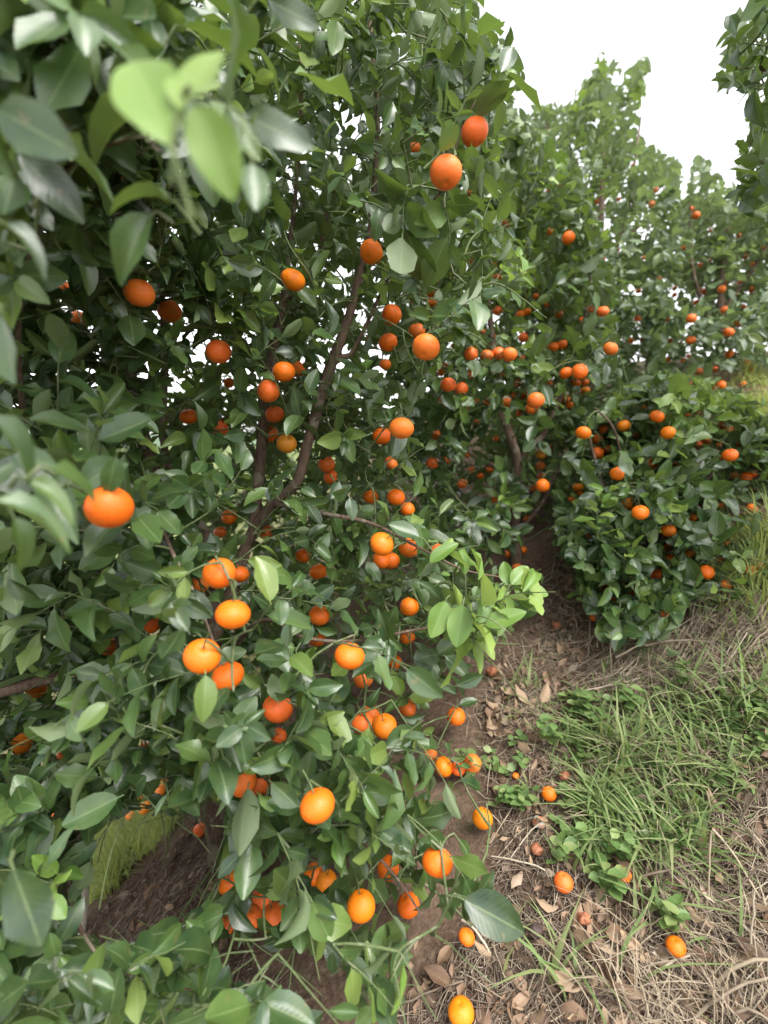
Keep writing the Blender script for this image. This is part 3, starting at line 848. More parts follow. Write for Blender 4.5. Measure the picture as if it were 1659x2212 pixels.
TALL_LIMBS = [
 [(478, 1905, 1.60, 62), (470, 1760, 1.56, 52), (466, 1600, 1.50, 48), (460, 1440, 1.46, 44), (455, 1380, 1.45, 34)],
 [(466, 1570, 1.49, 40), (390, 1470, 1.40, 38), (285, 1425, 1.32, 37), (258, 1316, 1.25, 36), (200, 1231, 1.18, 36), (145, 1146, 1.12, 34), (60, 1000, 1.05, 26), (-60, 760, 1.0, 18), (-120, 400, .95, 10)],
 [(292, 1424, 1.32, 24), (215, 1440, 1.25, 24), (90, 1470, 1.18, 24), (0, 1495, 1.12, 25), (-160, 1530, 1.05, 20), (-330, 1500, 1.0, 10)],
 [(458, 1420, 1.46, 36), (452, 1180, 1.5, 26), (390, 1100, 1.5, 30), (335, 1030, 1.48, 34), (312, 960, 1.46, 34), (288, 880, 1.42, 26), (275, 700, 1.3, 20), (300, 450, 1.2, 14), (330, 150, 1.1, 9), (340, -120, 1.1, 5)],
 [(460, 1400, 1.45, 34), (520, 1215, 1.5, 28), (548, 1146, 1.5, 26), (590, 1090, 1.46, 24), (642, 1040, 1.42, 22), (662, 965, 1.40, 24), (700, 835, 1.38, 25), (716, 785, 1.37, 24), (750, 695, 1.36, 20), (772, 610, 1.36, 18), (800, 500, 1.36, 14), (812, 350, 1.32, 12), (815, 240, 1.28, 11), (800, 60, 1.25, 9), (775, -160, 1.2, 5)],
 [(716, 785, 1.37, 16), (740, 772, 1.36, 14), (765, 755, 1.36, 10), (820, 640, 1.3, 8), (900, 480, 1.15, 7), (960, 400, 1.08, 6), (1000, 270, 1.05, 5), (1060, 170, 1.05, 4)],
 [(548, 1150, 1.5, 24), (565, 960, 1.52, 24), (574, 850, 1.50, 24), (592, 745, 1.48, 22), (612, 650, 1.46, 18), (622, 560, 1.42, 13), (640, 400, 1.35, 9), (650, 200, 1.25, 7), (640, -60, 1.2, 4)],
 [(612, 650, 1.46, 14), (650, 620, 1.45, 12), (690, 540, 1.42, 9), (720, 400, 1.36, 7)],
 [(452, 1180, 1.5, 18), (360, 1000, 1.6, 16), (356, 760, 1.55, 15), (352, 500, 1.4, 10), (420, 250, 1.25, 7)],
 [(466, 1500, 1.47, 18), (520, 1380, 1.3, 12), (580, 1338, 1.15, 9), (650, 1375, 1.1, 8), (760, 1385, 1.12, 7), (900, 1360, 1.15, 6), (1060, 1330, 1.15, 4)],
 [(470, 1600, 1.5, 18), (580, 1620, 1.25, 12), (680, 1690, 1.1, 10), (760, 1790, 1.02, 8), (860, 1900, .98, 5), (930, 2010, .92, 4)],
 [(205, 1500, 1.22, 12), (198, 1660, 1.15, 15), (190, 1750, 1.1, 14), (163, 1830, 1.02, 13), (150, 1940, .95, 10), (230, 2080, .8, 6), (420, 2140, .78, 4)],
 [(120, 1640, 1.15, 14), (85, 1720, 1.1, 13), (40, 1780, 1.02, 11), (-10, 1850, .95, 10), (-60, 1990, .85, 6)],
 [(200, 1231, 1.18, 14), (320, 1120, 1.05, 10), (380, 1210, 1.0, 9), (440, 1330, .98, 7), (470, 1480, .96, 5), (330, 1560, .95, 4)],
 [(590, 1090, 1.46, 14), (700, 1110, 1.3, 10), (800, 1130, 1.25, 8), (900, 1180, 1.22, 6), (1000, 1230, 1.2, 5), (1100, 1250, 1.18, 3)],
 [(60, 1000, 1.05, 14), (40, 700, .85, 12), (120, 400, .7, 9), (280, 300, .55, 6), (350, 330, .45, 4)],
]
TALL_EXTRA = []
for (a, b, c, dx, dy, ln, nl, ls, yg) in [
   (930, 1330, 1.02, 60, 20, .13, 8, .082, True), (985, 1350, .98, 90, -50, .12, 7, .080, True), (1010, 1375, .97, 70, 10, .10, 5, .075, True),
   (1060, 1300, 1.06, 90, -40, .15, 9, .066, True), (1110, 1260, 1.08, 40, -40, .09, 7, .06, True), (950, 1210, 1.1, 60, -50, .10, 6, .062, True), (1010, 1330, .95, 60, -20, .10, 6, .085, True),
   (450, 700, 1.1, 50, -70, .10, 6, .07, True), (480, 690, 1.1, 40, -40, .10, 5, .07, True), (1090, 620, 1.15, 50, -60, .11, 6, .075, True), (1120, 640, 1.15, 30, 10, .10, 4, .07, True),
   (1010, 210, .95, 80, -90, .14, 8, .078, False), (1050, 170, .95, 30, -90, .13, 8, .078, False), (1060, 200, .95, 60, -20, .13, 7, .078, True), (980, 330, 1.0, 60, -120, .16, 8, .078, False), (1000, 150, .98, 30, -100, .14, 7, .075, False), (1085, 130, .97, 20, -20, .10, 5, .075, False), (960, 60, 1.0, 40, -60, .12, 7, .075, False), (950, 20, 1.0, 50, 30, .12, 7, .075, False),
   (1040, 650, 1.15, -10, 60, .13, 6, .095, False), (1040, 540, 1.15, 0, 60, .13, 6, .095, False), (880, 400, 1.0, -10, 90, .15, 6, .10, False), (960, 430, 1.0, 10, 60, .12, 6, .10, False),
   (600, 1800, .85, 30, 60, .12, 7, .075, False), (760, 1780, .88, 40, 20, .14, 8, .085, False), (700, 1640, .92, 60, 40, .15, 8, .08, False), (820, 1620, .95, 40, -20, .14, 9, .08, False), (640, 1900, .85, 30, 70, .14, 8, .08, False), (880, 1760, .92, 60, 40, .14, 8, .08, False), (980, 1800, .95, 40, 60, .12, 7, .08, False),
   (600, 2060, .75, 40, 40, .13, 8, .08, False), (720, 2040, .8, 40, 40, .13, 8, .075, False), (980, 1930, .85, 60, 20, .10, 5, .10, False), (850, 2090, .75, 10, 60, .10, 4, .10, False), (940, 2020, .85, 70, 30, .12, 6, .06, True), (860, 2050, .8, 30, 60, .10, 4, .07, True),
   (330, 1560, .85, -60, 40, .12, 7, .085, False), (420, 1520, .88, 30, 60, .12, 7, .085, False), (300, 1480, .85, -70, 10, .12, 6, .085, False), (520, 1600, .9, 0, 80, .12, 6, .085, False),
   (260, 2110, .72, 80, -40, .12, 7, .07, False), (420, 2190, .72, 60, -30, .12, 7, .066, False), (130, 2120, .68, 40, -60, .12, 6, .075, False), (540, 2180, .72, 20, -50, .10, 6, .066, False)]:
    TALL_EXTRA.append((a, b, c, dx, dy, -.03, ln, nl, ls, yg))

T1 = build_tree('mandarin_tree', 'tall near mandarin tree hung with orange fruit from crown to ground', 'tall', TALL_POLY, tall_ctrl, 1.05, 3600, .065, TALL_LIMBS, (-.55, 1.45), holes=TALL_HOLES, extra=TALL_EXTRA, clear_limbs=(4, 6), young_p=.03, zmin=.08, narrow=.38, thin=[([(180, 420), (640, 380), (700, 900), (560, 1050), (200, 1000)], .97), ([(-50, 500), (180, 420), (200, 900), (-50, 900)], .85)])
# foremost leaves close to the lens, given by base, tip and width
def hero(T, bx, by, tx, ty, t, dt, face=(0, -1, .4), young=False, k=0):
    a = W(bx, by, t); b = W(tx, ty, t + dt)
    L = T.L
    y = norm(b - a); z = np.array(face, float); z = norm(z - (z @ y) * y)
    L.P = np.vstack([L.P, a]); L.Y = np.vstack([L.Y, y]); L.Z = np.vstack([L.Z, z]); L.X = np.vstack([L.X, cross(y, z)])
    L.S = np.append(L.S, np.linalg.norm(b - a)); L.K = np.append(L.K, k); L.M = np.append(L.M, 1 if young else 0)
    T.ok = np.append(T.ok, True); T.nhero = getattr(T, 'nhero', 0) + 1
    T.tw.add([a - y * .03 + np.array([0, .01, -.02]), a - y * .01, a], [.0022, .0016, .0012], 4)
for h in [(365, 310, 268, 78, .31, .02, (.25, -1, .1), True, 12), (392, 235, 478, 92, .31, .02, (-.3, -1, .3), True, 14), (425, 225, 505, 430, .31, .02, (.1, -1, .4), True, 14), (545, 355, 552, 460, .42, .0, (.6, -1, .9), False, 5),
          (400, 260, 330, 215, .45, .05, (0, -.6, 1), False, 2), (180, 95, 95, 250, .5, .0, (.3, -1, .2), False, 1), (60, 285, 265, 350, .5, .02, (.1, -.35, 1), False, 10), (330, 250, 175, 230, .5, .04, (0, -.3, 1), False, 10),
          (360, 430, 230, 385, .48, .0, (0, -.25, 1), False, 10), (10, 485, 115, 555, .42, .0, (.1, -.3, 1), False, 10), (325, 470, 230, 580, .5, -.02, (.5, -.35, .8), False, 10), (-20, 900, 112, 1022, .42, .02, (.2, -.3, 1), False, 10),
          (-10, 1085, 180, 1135, .42, .02, (0, -.25, 1), False, 10), (60, 1040, 172, 1095, .45, .0, (.2, -.35, 1), False, 10), (30, 1120, 75, 1230, .46, .0, (.9, -.35, .3), False, 10), (110, 1015, 232, 1062, .45, .05, (.1, -.6, .8), False, 2),
          (250, 990, 232, 1072, .60, .0, (.6, -.8, .3), False, 2), (5, 680, 40, 830, .45, .0, (-.6, -.8, .2), False, 3), (400, 60, 560, 110, .55, .05, (0, -.5, 1), False, 2), (640, 160, 770, 180, .7, .05, (.1, -.6, .9), False, 4), (580, 0, 690, 60, .6, .03, (.1, -1, -.2), False, 1),
          (30, 1880, 90, 2040, .5, .0, (.2, -.8, .7), False, 1), (-30, 1880, 60, 1960, .5, .02, (.1, -.8, .6), False, 0), (1005, 1945, 1142, 2018, .80, -.03, (.1, -.7, .8), False, 0), (620, 1738, 560, 1742, .84, .0, (.1, -.5, .9), False, 4), (650, 1742, 575, 1735, .85, -.02, (.1, -.6, .9), False, 5), (905, 1160, 840, 1135, 1.0, .0, (.1, -.6, .9), False, 3),
          (962, 1300, 932, 1378, .95, -.02, (.2, -1, .5), True, 14), (1000, 1308, 985, 1398, .94, -.02, (-.2, -1, .5), True, 14), (1035, 1345, 1062, 1278, .95, .02, (.3, -1, .3), True, 12), (1050, 1350, 1135, 1318, .95, -.02, (0, -.8, .8), True, 12), (1030, 1375, 1075, 1420, .95, -.02, (.3, -.6, .8), True, 13), (1105, 1262, 1142, 1222, 1.05, .02, (-.2, -1, .6), True, 14), (1125, 1270, 1186, 1283, 1.05, .0, (.1, -.7, .8), True, 14), (1118, 1290, 1162, 1318, 1.05, -.02, (.2, -.8, .6), True, 12), (1098, 1262, 1088, 1212, 1.06, .02, (-.4, -.9, .3), True, 14), (930, 1215, 985, 1165, 1.05, .0, (-.2, -.6, .9), True, 13), (1005, 1240, 1000, 1190, 1.06, .0, (.3, -1, .3), True, 12)]:
    hero(T1, *h)

# --- the middle tree
MID_POLY = [(850, 120), (960, 120), (1130, 230), (1260, 380), (1330, 560), (1345, 760), (1270, 900), (1205, 1010), (1215, 1190), (1060, 1235), (930, 1200), (860, 1000), (840, 600)]
mid_ctrl = [(f['x'], f['y'], f['t'] - .08) for f in FRUITS if f['tree'] == 'middle' and f['v'] > .8] + [(1000, 200, 1.9), (1150, 300, 2.1), (1100, 1200, 1.75), (1180, 1150, 1.75), (1000, 1150, 1.6), (1050, 1050, 1.7), (950, 1000, 1.7), (900, 500, 1.9)]
def gp(px, py):
    return float(ground_t(np.array(float(px)), np.array(float(py))))
tm = gp(1120, 1225)
MID_LIMBS = [
 [(1118, 1240, tm, 26), (1112, 1130, tm, 22), (1118, 1010, tm - .12, 20), (1105, 950, tm - .16, 19), (1088, 905, tm - .1, 18), (1075, 850, tm - .1, 16), (1060, 700, tm, 13), (1050, 500, tm, 10), (1060, 300, tm + .1, 6)],
 [(1116, 1015, tm - .05, 14), (1140, 965, tm - .1, 14), (1180, 930, tm - .1, 11), (1230, 800, tm + .1, 9), (1270, 650, tm + .1, 6), (1280, 480, tm, 4)],
 [(1112, 1060, tm - .03, 12), (1070, 1010, tm, 10), (1000, 960, tm, 8), (940, 800, tm, 7), (900, 600, tm, 5)],
 [(1085, 905, tm - .1, 10), (1060, 870, tm - .12, 8), (1020, 840, tm - .15, 6), (980, 780, tm - .1, 5)],
 [(1118, 1150, tm - .02, 10), (1170, 1090, tm - .1, 8), (1200, 1020, tm - .2, 6)],
]
T2 = build_tree('mandarin_tree', 'middle mandarin tree with a forked bare trunk behind the tall near tree', 'middle', MID_POLY, mid_ctrl, .85, 1750, .070, MID_LIMBS, (.5, 2.2), clear_limbs=(), young_spots=[(1000, 650, 60), (1130, 560, 80)], young_p=.06, zmin=.10, indiv=260)

# --- the low bush beside the bank
BUSH_POLY = [(1185, 1150), (1215, 1000), (1250, 900), (1340, 825), (1430, 800), (1560, 815), (1660, 910), (1760, 1000), (1740, 1220), (1640, 1255), (1510, 1285), (1460, 1370), (1380, 1395), (1285, 1395), (1250, 1270), (1215, 1190)]
bush_ctrl = [(f['x'], f['y'], f['t'] - .09) for f in FRUITS if f['tree'] == 'bush' and f['v'] > .8] + [(1330, 1380, 1.62), (1440, 1350, 1.6), (1280, 1250, 1.68), (1700, 1100, 1.8)]
tb_ = gp(1400, 1330) + .12
BUSH_LIMBS = [
 [(1405, 1345, tb_, 30), (1400, 1260, tb_, 26), (1395, 1170, tb_ + .02, 20), (1390, 1080, tb_ + .05, 12), (1400, 960, tb_ + .1, 7)],
 [(1400, 1250, tb_, 14), (1330, 1130, tb_ - .05, 10), (1290, 1010, tb_, 7), (1270, 930, tb_, 5)],
 [(1398, 1200, tb_, 14), (1480, 1100, tb_, 10), (1560, 1000, tb_ + .1, 7), (1640, 960, tb_ + .2, 5)],
 [(1402, 1290, tb_, 12), (1350, 1260, tb_ - .1, 8), (1300, 1290, tb_ - .15, 5)],
 [(1402, 1290, tb_, 12), (1500, 1220, tb_ - .05, 8), (1600, 1190, tb_, 5)],
 [(1345, 1000, tb_, 5), (1325, 925, tb_ - .1, 5), (1285, 880, tb_ - .12, 4)],
]
BUSH_EXTRA = [(1290, 1160, 1.6, 10, -60, -.02, .10, 8, .07, True), (1370, 1210, 1.6, -10, -60, -.02, .09, 6, .07, True), (1250, 460, 2.5, 0, -60, 0, .12, 6, .06, True),
              (1440, 1290, 1.55, 20, 60, 0, .12, 6, .085, False), (1340, 1300, 1.58, -10, 60, 0, .12, 7, .085, False), (1400, 870, 1.95, 30, -40, 0, .12, 7, .07, True), (1500, 850, 2.0, 40, -30, 0, .12, 7, .07, True), (1560, 860, 2.05, 30, -20, 0, .12, 7, .07, True), (1350, 880, 1.95, 10, -50, 0, .12, 7, .07, True)]
T3 = build_tree('mandarin_bush', 'low rounded mandarin bush rooted beside the straw covered bank', 'bush', BUSH_POLY, bush_ctrl, .85, 1650, .072, BUSH_LIMBS, (.98, 2.1), young_spots=[(1450, 860, 70), (1550, 870, 70)], extra=BUSH_EXTRA, young_p=.10, zmin=.05, indiv=300)  # extra young leaves brighten the bush: its top-lit rim is put into leaf colour

# --- far trees up the slope
def ground_depth_at(px, t):     # the picture height where the soil stands at depth t
    ys = np.linspace(700, 1500, 401)
    P = W(np.full(401, float(px)), ys, np.full(401, float(t)))
    k = np.argmin(np.abs(P[:, 2] - gz(P[:, 0], P[:, 1])))
    return ys[k]
FAR_POLY = [(1090, 260), (1180, 215), (1235, 225), (1265, 160), (1290, 95), (1335, 115), (1345, 170), (1385, 110), (1412, 125), (1372, 270), (1395, 300), (1470, 340), (1480, 420), (1450, 560), (1440, 720), (1420, 850), (1250, 870), (1150, 700), (1090, 450)]
yb = ground_depth_at(1290, 3.2)
FAR_LIMBS = [
 [(1290, yb + 10, 3.2, 26), (1288, 750, 3.2, 22), (1292, 600, 3.2, 18), (1300, 420, 3.2, 12), (1303, 290, 3.25, 6), (1300, 200, 3.25, 3)],
 [(1290, 700, 3.2, 12), (1230, 560, 3.1, 9), (1190, 380, 3.1, 6), (1180, 260, 3.1, 4)],
 [(1291, 640, 3.2, 12), (1350, 480, 3.2, 9), (1375, 320, 3.25, 5), (1385, 250, 3.25, 3)],
 [(1292, 560, 3.2, 9), (1400, 470, 3.3, 6), (1450, 380, 3.3, 4)],
]
FAR_EXTRA = [(1300 + a, b, 3.05, c, -60, 0, .16, 10, .07, y) for a, b, c, y in [(0, 200, 0, False), (10, 170, -10, True), (-10, 150, 5, False), (10, 240, 30, False), (-20, 240, -30, False), (0, 300, 10, True), (85, 200, 5, False), (80, 240, 5, True), (92, 165, 5, False), (75, 290, 15, False), (75, 330, 0, False), (20, 340, -10, True), (-50, 260, -10, True), (-110, 250, -5, True)]]
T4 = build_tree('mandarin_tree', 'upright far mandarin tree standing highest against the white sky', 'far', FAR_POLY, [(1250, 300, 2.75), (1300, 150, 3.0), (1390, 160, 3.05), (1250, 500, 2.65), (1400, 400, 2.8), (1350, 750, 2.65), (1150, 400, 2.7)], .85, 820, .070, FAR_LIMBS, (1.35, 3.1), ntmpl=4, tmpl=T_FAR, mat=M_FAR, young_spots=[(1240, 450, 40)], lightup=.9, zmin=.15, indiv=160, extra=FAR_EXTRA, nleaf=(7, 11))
SLOPE_POLY = [(1380, 880), (1390, 560), (1480, 420), (1500, 310), (1545, 360), (1580, 400), (1660, 400), (1800, 300), (1850, 700), (1760, 800), (1650, 820), (1600, 870), (1500, 890)]
ys_ = ground_depth_at(1560, 3.1)
SLOPE_LIMBS = [
 [(1562, ys_ + 8, 3.1, 22), (1556, 740, 3.1, 18), (1560, 600, 3.1, 13), (1580, 450, 3.1, 7)],
 [(1557, 740, 3.1, 12), (1500, 600, 3.0, 8), (1490, 440, 3.0, 4)],
 [(1558, 680, 3.1, 12), (1640, 560, 3.1, 8), (1720, 430, 3.1, 4)],
]
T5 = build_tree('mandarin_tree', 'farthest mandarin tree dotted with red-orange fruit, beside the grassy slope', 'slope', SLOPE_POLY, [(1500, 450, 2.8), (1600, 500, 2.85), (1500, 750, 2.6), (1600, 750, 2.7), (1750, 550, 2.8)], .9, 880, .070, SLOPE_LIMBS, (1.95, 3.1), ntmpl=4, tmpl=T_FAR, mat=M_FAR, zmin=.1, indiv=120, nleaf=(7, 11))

# --- the tree at the right edge, only its branch ends reach into view
EDGE_POLY = [(1600, -250), (2300, -250), (2300, 900), (1760, 800), (1640, 470), (1560, 440), (1600, 270), (1640, 230), (1535, 200), (1540, 80), (1600, 0)]
gx_, gy_ = 1.55, 1.15
def from_world(p, w):
    x, y, t = proj(np.array(p)); return (float(x), float(y), float(t), w * FPX / float(t))
gz0 = float(gz(gx_, gy_))
EDGE_LIMBS = [
 [from_world((gx_, gy_, gz0 - .03), .07), from_world((gx_ - .02, gy_, gz0 + .4), .06), from_world((gx_ + .02, gy_ + .03, gz0 + .8), .045), from_world((gx_, gy_, gz0 + 1.3), .025), from_world((gx_ - .1, gy_, gz0 + 1.7), .012)],
 [from_world((gx_, gy_, gz0 + .8), .03), from_world((gx_ - .15, gy_ - .02, gz0 + 1.1), .018), (1700, 160, 1.15, 9), (1640, 145, 1.15, 5), (1590, 150, 1.15, 3)],
 [from_world((gx_, gy_, gz0 + .7), .03), (1800, 420, 1.5, 14), (1700, 380, 1.5, 8), (1630, 340, 1.5, 4)],
]
EDGE_EXTRA = [(1640, 140, 1.12, -70, 30, 0, .10, 7, .072, False), (1660, 100, 1.12, -60, -30, 0, .10, 6, .072, False), (1650, 180, 1.14, -50, 10, 0, .09, 6, .065, False), (1665, 20, 1.1, -30, -40, 0, .08, 5, .07, True),
              (1650, 330, 1.5, -50, -20, 0, .12, 8, .07, False), (1660, 380, 1.5, -50, 10, 0, .12, 8, .07, False), (1640, 300, 1.5, -20, -30, 0, .10, 7, .065, False), (1640, 420, 1.55, -50, 20, 0, .11, 8, .065, False)]
T6 = build_tree('mandarin_tree', 'mandarin tree whose dark leafy branch ends hang into the white sky', 'edge', EDGE_POLY, [(1700, 100, 1.0), (1650, 380, 1.4), (2000, 300, .9), (2000, 700, 1.0)], .8, 330, .074, EDGE_LIMBS, (gx_, gy_), extra=EDGE_EXTRA, zmin=.2, indiv=120)

# --- the tree down the bank, behind the tall tree
LOW_POLY = [(300, 1000), (650, 930), (700, 1300), (620, 1500), (500, 1640), (450, 1790), (380, 1790), (280, 1780), (265, 1690), (300, 1400)]
def low_base(x, y): return from_world((x, y, float(gz(x, y)) - .03), .09)
LOW_LIMBS = [
 [low_base(-.72, 2.75), from_world((-.72, 2.75, .0), .07), from_world((-.7, 2.72, .6), .05), from_world((-.65, 2.7, 1.2), .02)],
 [from_world((-.72, 2.75, .0), .04), (430, 1500, 2.55, 12), (370, 1640, 2.45, 6)],
 [from_world((-.71, 2.74, .3), .04), (420, 1250, 2.8, 12), (380, 1100, 2.8, 6)],
 [from_world((-.7, 2.73, .4), .04), (480, 1200, 2.8, 12), (560, 1000, 2.8, 6)],
]
T7 = build_tree('mandarin_tree', 'shaded mandarin tree growing lower down the bank behind the tall tree', 'lower', LOW_POLY, [(350, 1700, 2.35), (300, 1200, 2.4), (0, 1300, 2.4), (600, 1100, 2.6), (100, 1650, 2.3)], .9, 300, .078, LOW_LIMBS, (-.75, 2.75), ntmpl=4, tmpl=T_FAR, mat=M_LEAF, zmin=.3, indiv=60, holes=TALL_HOLES[:1], young_p=.10)

CLEAR.extend(T1.clear)

# ------------------------------------------------------------------ finish the crowns
H, WD = 553, 415
zb = np.full((H, WD), 1e9); idb = np.full((H, WD), -1, int)
off = 0
for T in TREES:
    free_sight(T)
    L = T.L
    a = L.P; b = L.P + L.Y * L.S[:, None]
    ax, ay, at_ = proj(a); bx, by, bt = proj(b)
    wx, wy, wt = proj(a + (b - a) * .5 + L.X * (L.S * .22)[:, None]); cx, cy, ct = proj(a + (b - a) * .5)
    T.off = off
    for i in range(len(L.S)):
        if ct[i] < .2: continue
        c = np.array([cx[i], cy[i]]) / 4; u = np.array([bx[i] - ax[i], by[i] - ay[i]]) / 8; v = np.array([wx[i] - cx[i], wy[i] - cy[i]]) / 4
        ex = abs(u[0]) + abs(v[0]); ey = abs(u[1]) + abs(v[1])
        x0 = max(0, int(c[0] - ex)); x1 = min(WD, int(c[0] + ex) + 2); y0 = max(0, int(c[1] - ey)); y1 = min(H, int(c[1] + ey) + 2)
        if x0 >= x1 or y0 >= y1: continue
        X, Y = np.meshgrid(np.arange(x0, x1) - c[0], np.arange(y0, y1) - c[1])
        det = u[0] * v[1] - u[1] * v[0]
        if abs(det) < .3: continue
        p = (X * v[1] - Y * v[0]) / det; q = (-X * u[1] + Y * u[0]) / det
        m = (p * p + q * q < 1) & (ct[i] < zb[y0:y1, x0:x1])
        zb[y0:y1, x0:x1][m] = ct[i]; idb[y0:y1, x0:x1][m] = off + i
    off += len(L.S)
cnt = np.bincount(idb[idb >= 0], minlength=off)

for T in TREES:
    L = T.L
    n = len(L.S)
    c = cnt[T.off:T.off + n]
    top = np.argsort(-c)[:T.indiv]
    top = top[c[top] > 0]
    rest = np.ones(n, bool); rest[top] = False
    rest = np.nonzero(rest)[0]
    for i in top:
        yg = L.M[i] == 1
        k = int(L.K[i]) if T.tmpl is T_NEAR else int(L.K[i]) * 2
        o = link('leaf', near_mesh(k, M_YOUNG if yg else T.mat), T.root)
        o.matrix_world = L.matrix(i)
        if yg: o['label'] = 'fresh yellow-green young leaf'
    old = rest[L.M[rest] == 0]; yg = rest[L.M[rest] == 1]
    deep = old[c[old] == 0]; old = old[c[old] > 0]
    if len(old): link('foliage', L.joined('foliage', old, T.tmpl, T.mat), T.root, kind='stuff')
    if len(deep): link('inner_foliage', L.joined('inner_foliage', deep, T_FAR, T.mat), T.root, kind='stuff')
    if len(yg): link('young_foliage', L.joined('young_foliage', yg, T.tmpl, M_YOUNG), T.root, kind='stuff', label='fresh yellow-green young leaves')
    link('twigs', T.tw.mesh('twigs', M_TWIG), T.root, kind='stuff')

# ------------------------------------------------------------------ mandarins on the trees
def place_fruit(f, me, name='mandarin', stem=True, roll=None):
    z = Vector(f['axis']); x = z.orthogonal().normalized(); y = z.cross(x)
    M = Matrix((x, y, z)).transposed().to_4x4() @ Matrix.Rotation(rng.random() * 6.28, 4, 'Z')
    o = link(name, me)
    o.matrix_world = Matrix.Translation(Vector(f['p'])) @ M @ Matrix.Scale(f['D'], 4)
    j = .93 + .14 * rng.random()
    o.color = (min(.92, f['c'][0] * (.97 + .06 * rng.random())), f['c'][1] * (.82 + .36 * rng.random()), f['c'][2], 1)
    if stem and f['d'] >= 20:
        c = link('calyx', ME_CALYX, o); c.location = (0, 0, me_top[me.name])
        s = link('stem', ME_STEM, o); s.location = (0, 0, me_top[me.name])
    return o
me_top = {}
for me in ME_FRUIT:
    z = max((v.co.z for v in me.vertices if math.hypot(v.co.x, v.co.y) < .02), default=.3)
    me_top[me.name] = z
for i, f in enumerate(FRUITS):
    o = place_fruit(f, ME_FRUIT[int(rng.integers(len(ME_FRUIT)))])
    o['label'] = f['label']; o['category'] = 'mandarin'; o['group'] = GROUPS[f['tree']]

# ------------------------------------------------------------------ fallen fruit
def copy_with(me, mat):
    m = me.copy(); m.materials.clear(); m.materials.append(mat); return m
def shrivel(me, mat, amt):
    m = copy_with(me, mat)
    for v in m.vertices:
        k = 1 + amt * (vnoise(np.array(v.co.x * 5 + 9.), np.array(v.co.y * 5 + v.co.z * 3.)))
        v.co *= float(k)
    return m
ME_MOULD = shrivel(ME_FRUIT[0], M_MOULD, .15); ME_DARK = shrivel(ME_FRUIT[1], M_ROTD, .2); ME_BROWN = shrivel(ME_FRUIT[2], M_ROTB, .45); ME_HALF = shrivel(ME_FRUIT[0], M_ROTO, .25)
FALLEN = [
 (1186, 1715, 32, None, ORG, 'bright orange fallen mandarin on bare soil beside the green grass'),
 (1164, 1776, 28, ME_MOULD, ORG, 'fallen mandarin coated with grey-white mould on bare soil'),
 (1160, 1834, 26, ME_BROWN, ORG, 'shrivelled brown fallen mandarin just below the mouldy one'),
 (1217, 1906, 40, None, RED, 'red-orange fallen mandarin half hidden by grass blades'),
 (1347, 1889, 34, ME_HALF, ORG, 'half rotten orange and brown fallen mandarin at the grass edge'),
 (1460, 2044, 40, None, YEL, 'yellow-orange fallen mandarin among dry leaves below the bank'),
 (1157, 2010, 30, ME_DARK, ORG, 'blackened rotten mandarin lying on soil'),
 (1260, 1984, 28, ME_BROWN, ORG, 'dull brown fallen mandarin among dry leaves, beside the blackened one'),
 (996, 2186, 56, None, YEL, 'large yellow-orange fallen mandarin lowest in the picture'),
 (650, 2189, 32, None, YEL, 'small orange fallen mandarin on soil under the front leaf skirt'),
 (432, 1793, 28, None, RED, 'fallen mandarin on the dark soil slope behind the tall tree'),
 (1202, 1350, 19, ME_BROWN, ORG, 'brownish fallen mandarin on the path between the trees'),
 (1062, 1450, 24, ME_BROWN, ORG, 'tan withered mandarin on litter at the foot of the tall tree'),
 (1114, 1676, 15, None, ORG, 'tiny orange fallen mandarin above the mouldy one'),
 (1219, 1676, 20, ME_BROWN, ORG, 'small brown fallen mandarin tucked against the grass'),
]
for (x, y, d, me, c, lab) in FALLEN:
    t = gp(x, y + d * .36) - .012
    f = dict(p=W(x, y, t), D=d * t / FPX, axis=norm(.22 * rand_unit() + np.array([0, .25, 1.0]) * (1 if rng.random() < .5 else -1)), d=d, c=c)
    o = place_fruit(f, me or ME_FRUIT[int(rng.integers(5))], 'fallen_mandarin', stem=False)
    o['label'] = lab; o['category'] = 'mandarin'; o['group'] = 'fallen mandarins'

def off_fruit(xy, k=1.0):
    """keep plants from standing right in front of the fallen fruit"""
    x, y, t = proj(np.column_stack([xy, gz(xy[:, 0], xy[:, 1])]))
    ok = np.ones(len(xy), bool)
    for (fx, fy, d, *_r) in FALLEN:
        ok &= ~((np.abs(x - fx) < d * 1.0 * k) & (y > fy - d * .3) & (y < fy + d * 2.6 * k))
    return xy[ok]

# ------------------------------------------------------------------ stake
p0 = W(176, 2015, gp(178, 2012)); ts = gp(178, 2012)
p1 = W(207, 1630, ts - .02)
tb = Tubes(); u = np.linspace(-.06, 1.25, 14)[:, None]
tb.add(p0 + (p1 - p0) * u + .003 * rng.normal(size=(14, 3)), np.linspace(.0165, .0135, 14), 10, .12)
stk = link('stake', tb.mesh('stake', M_STAKE), label='pale weathered wooden stake standing upright behind the left branches', category='stake')

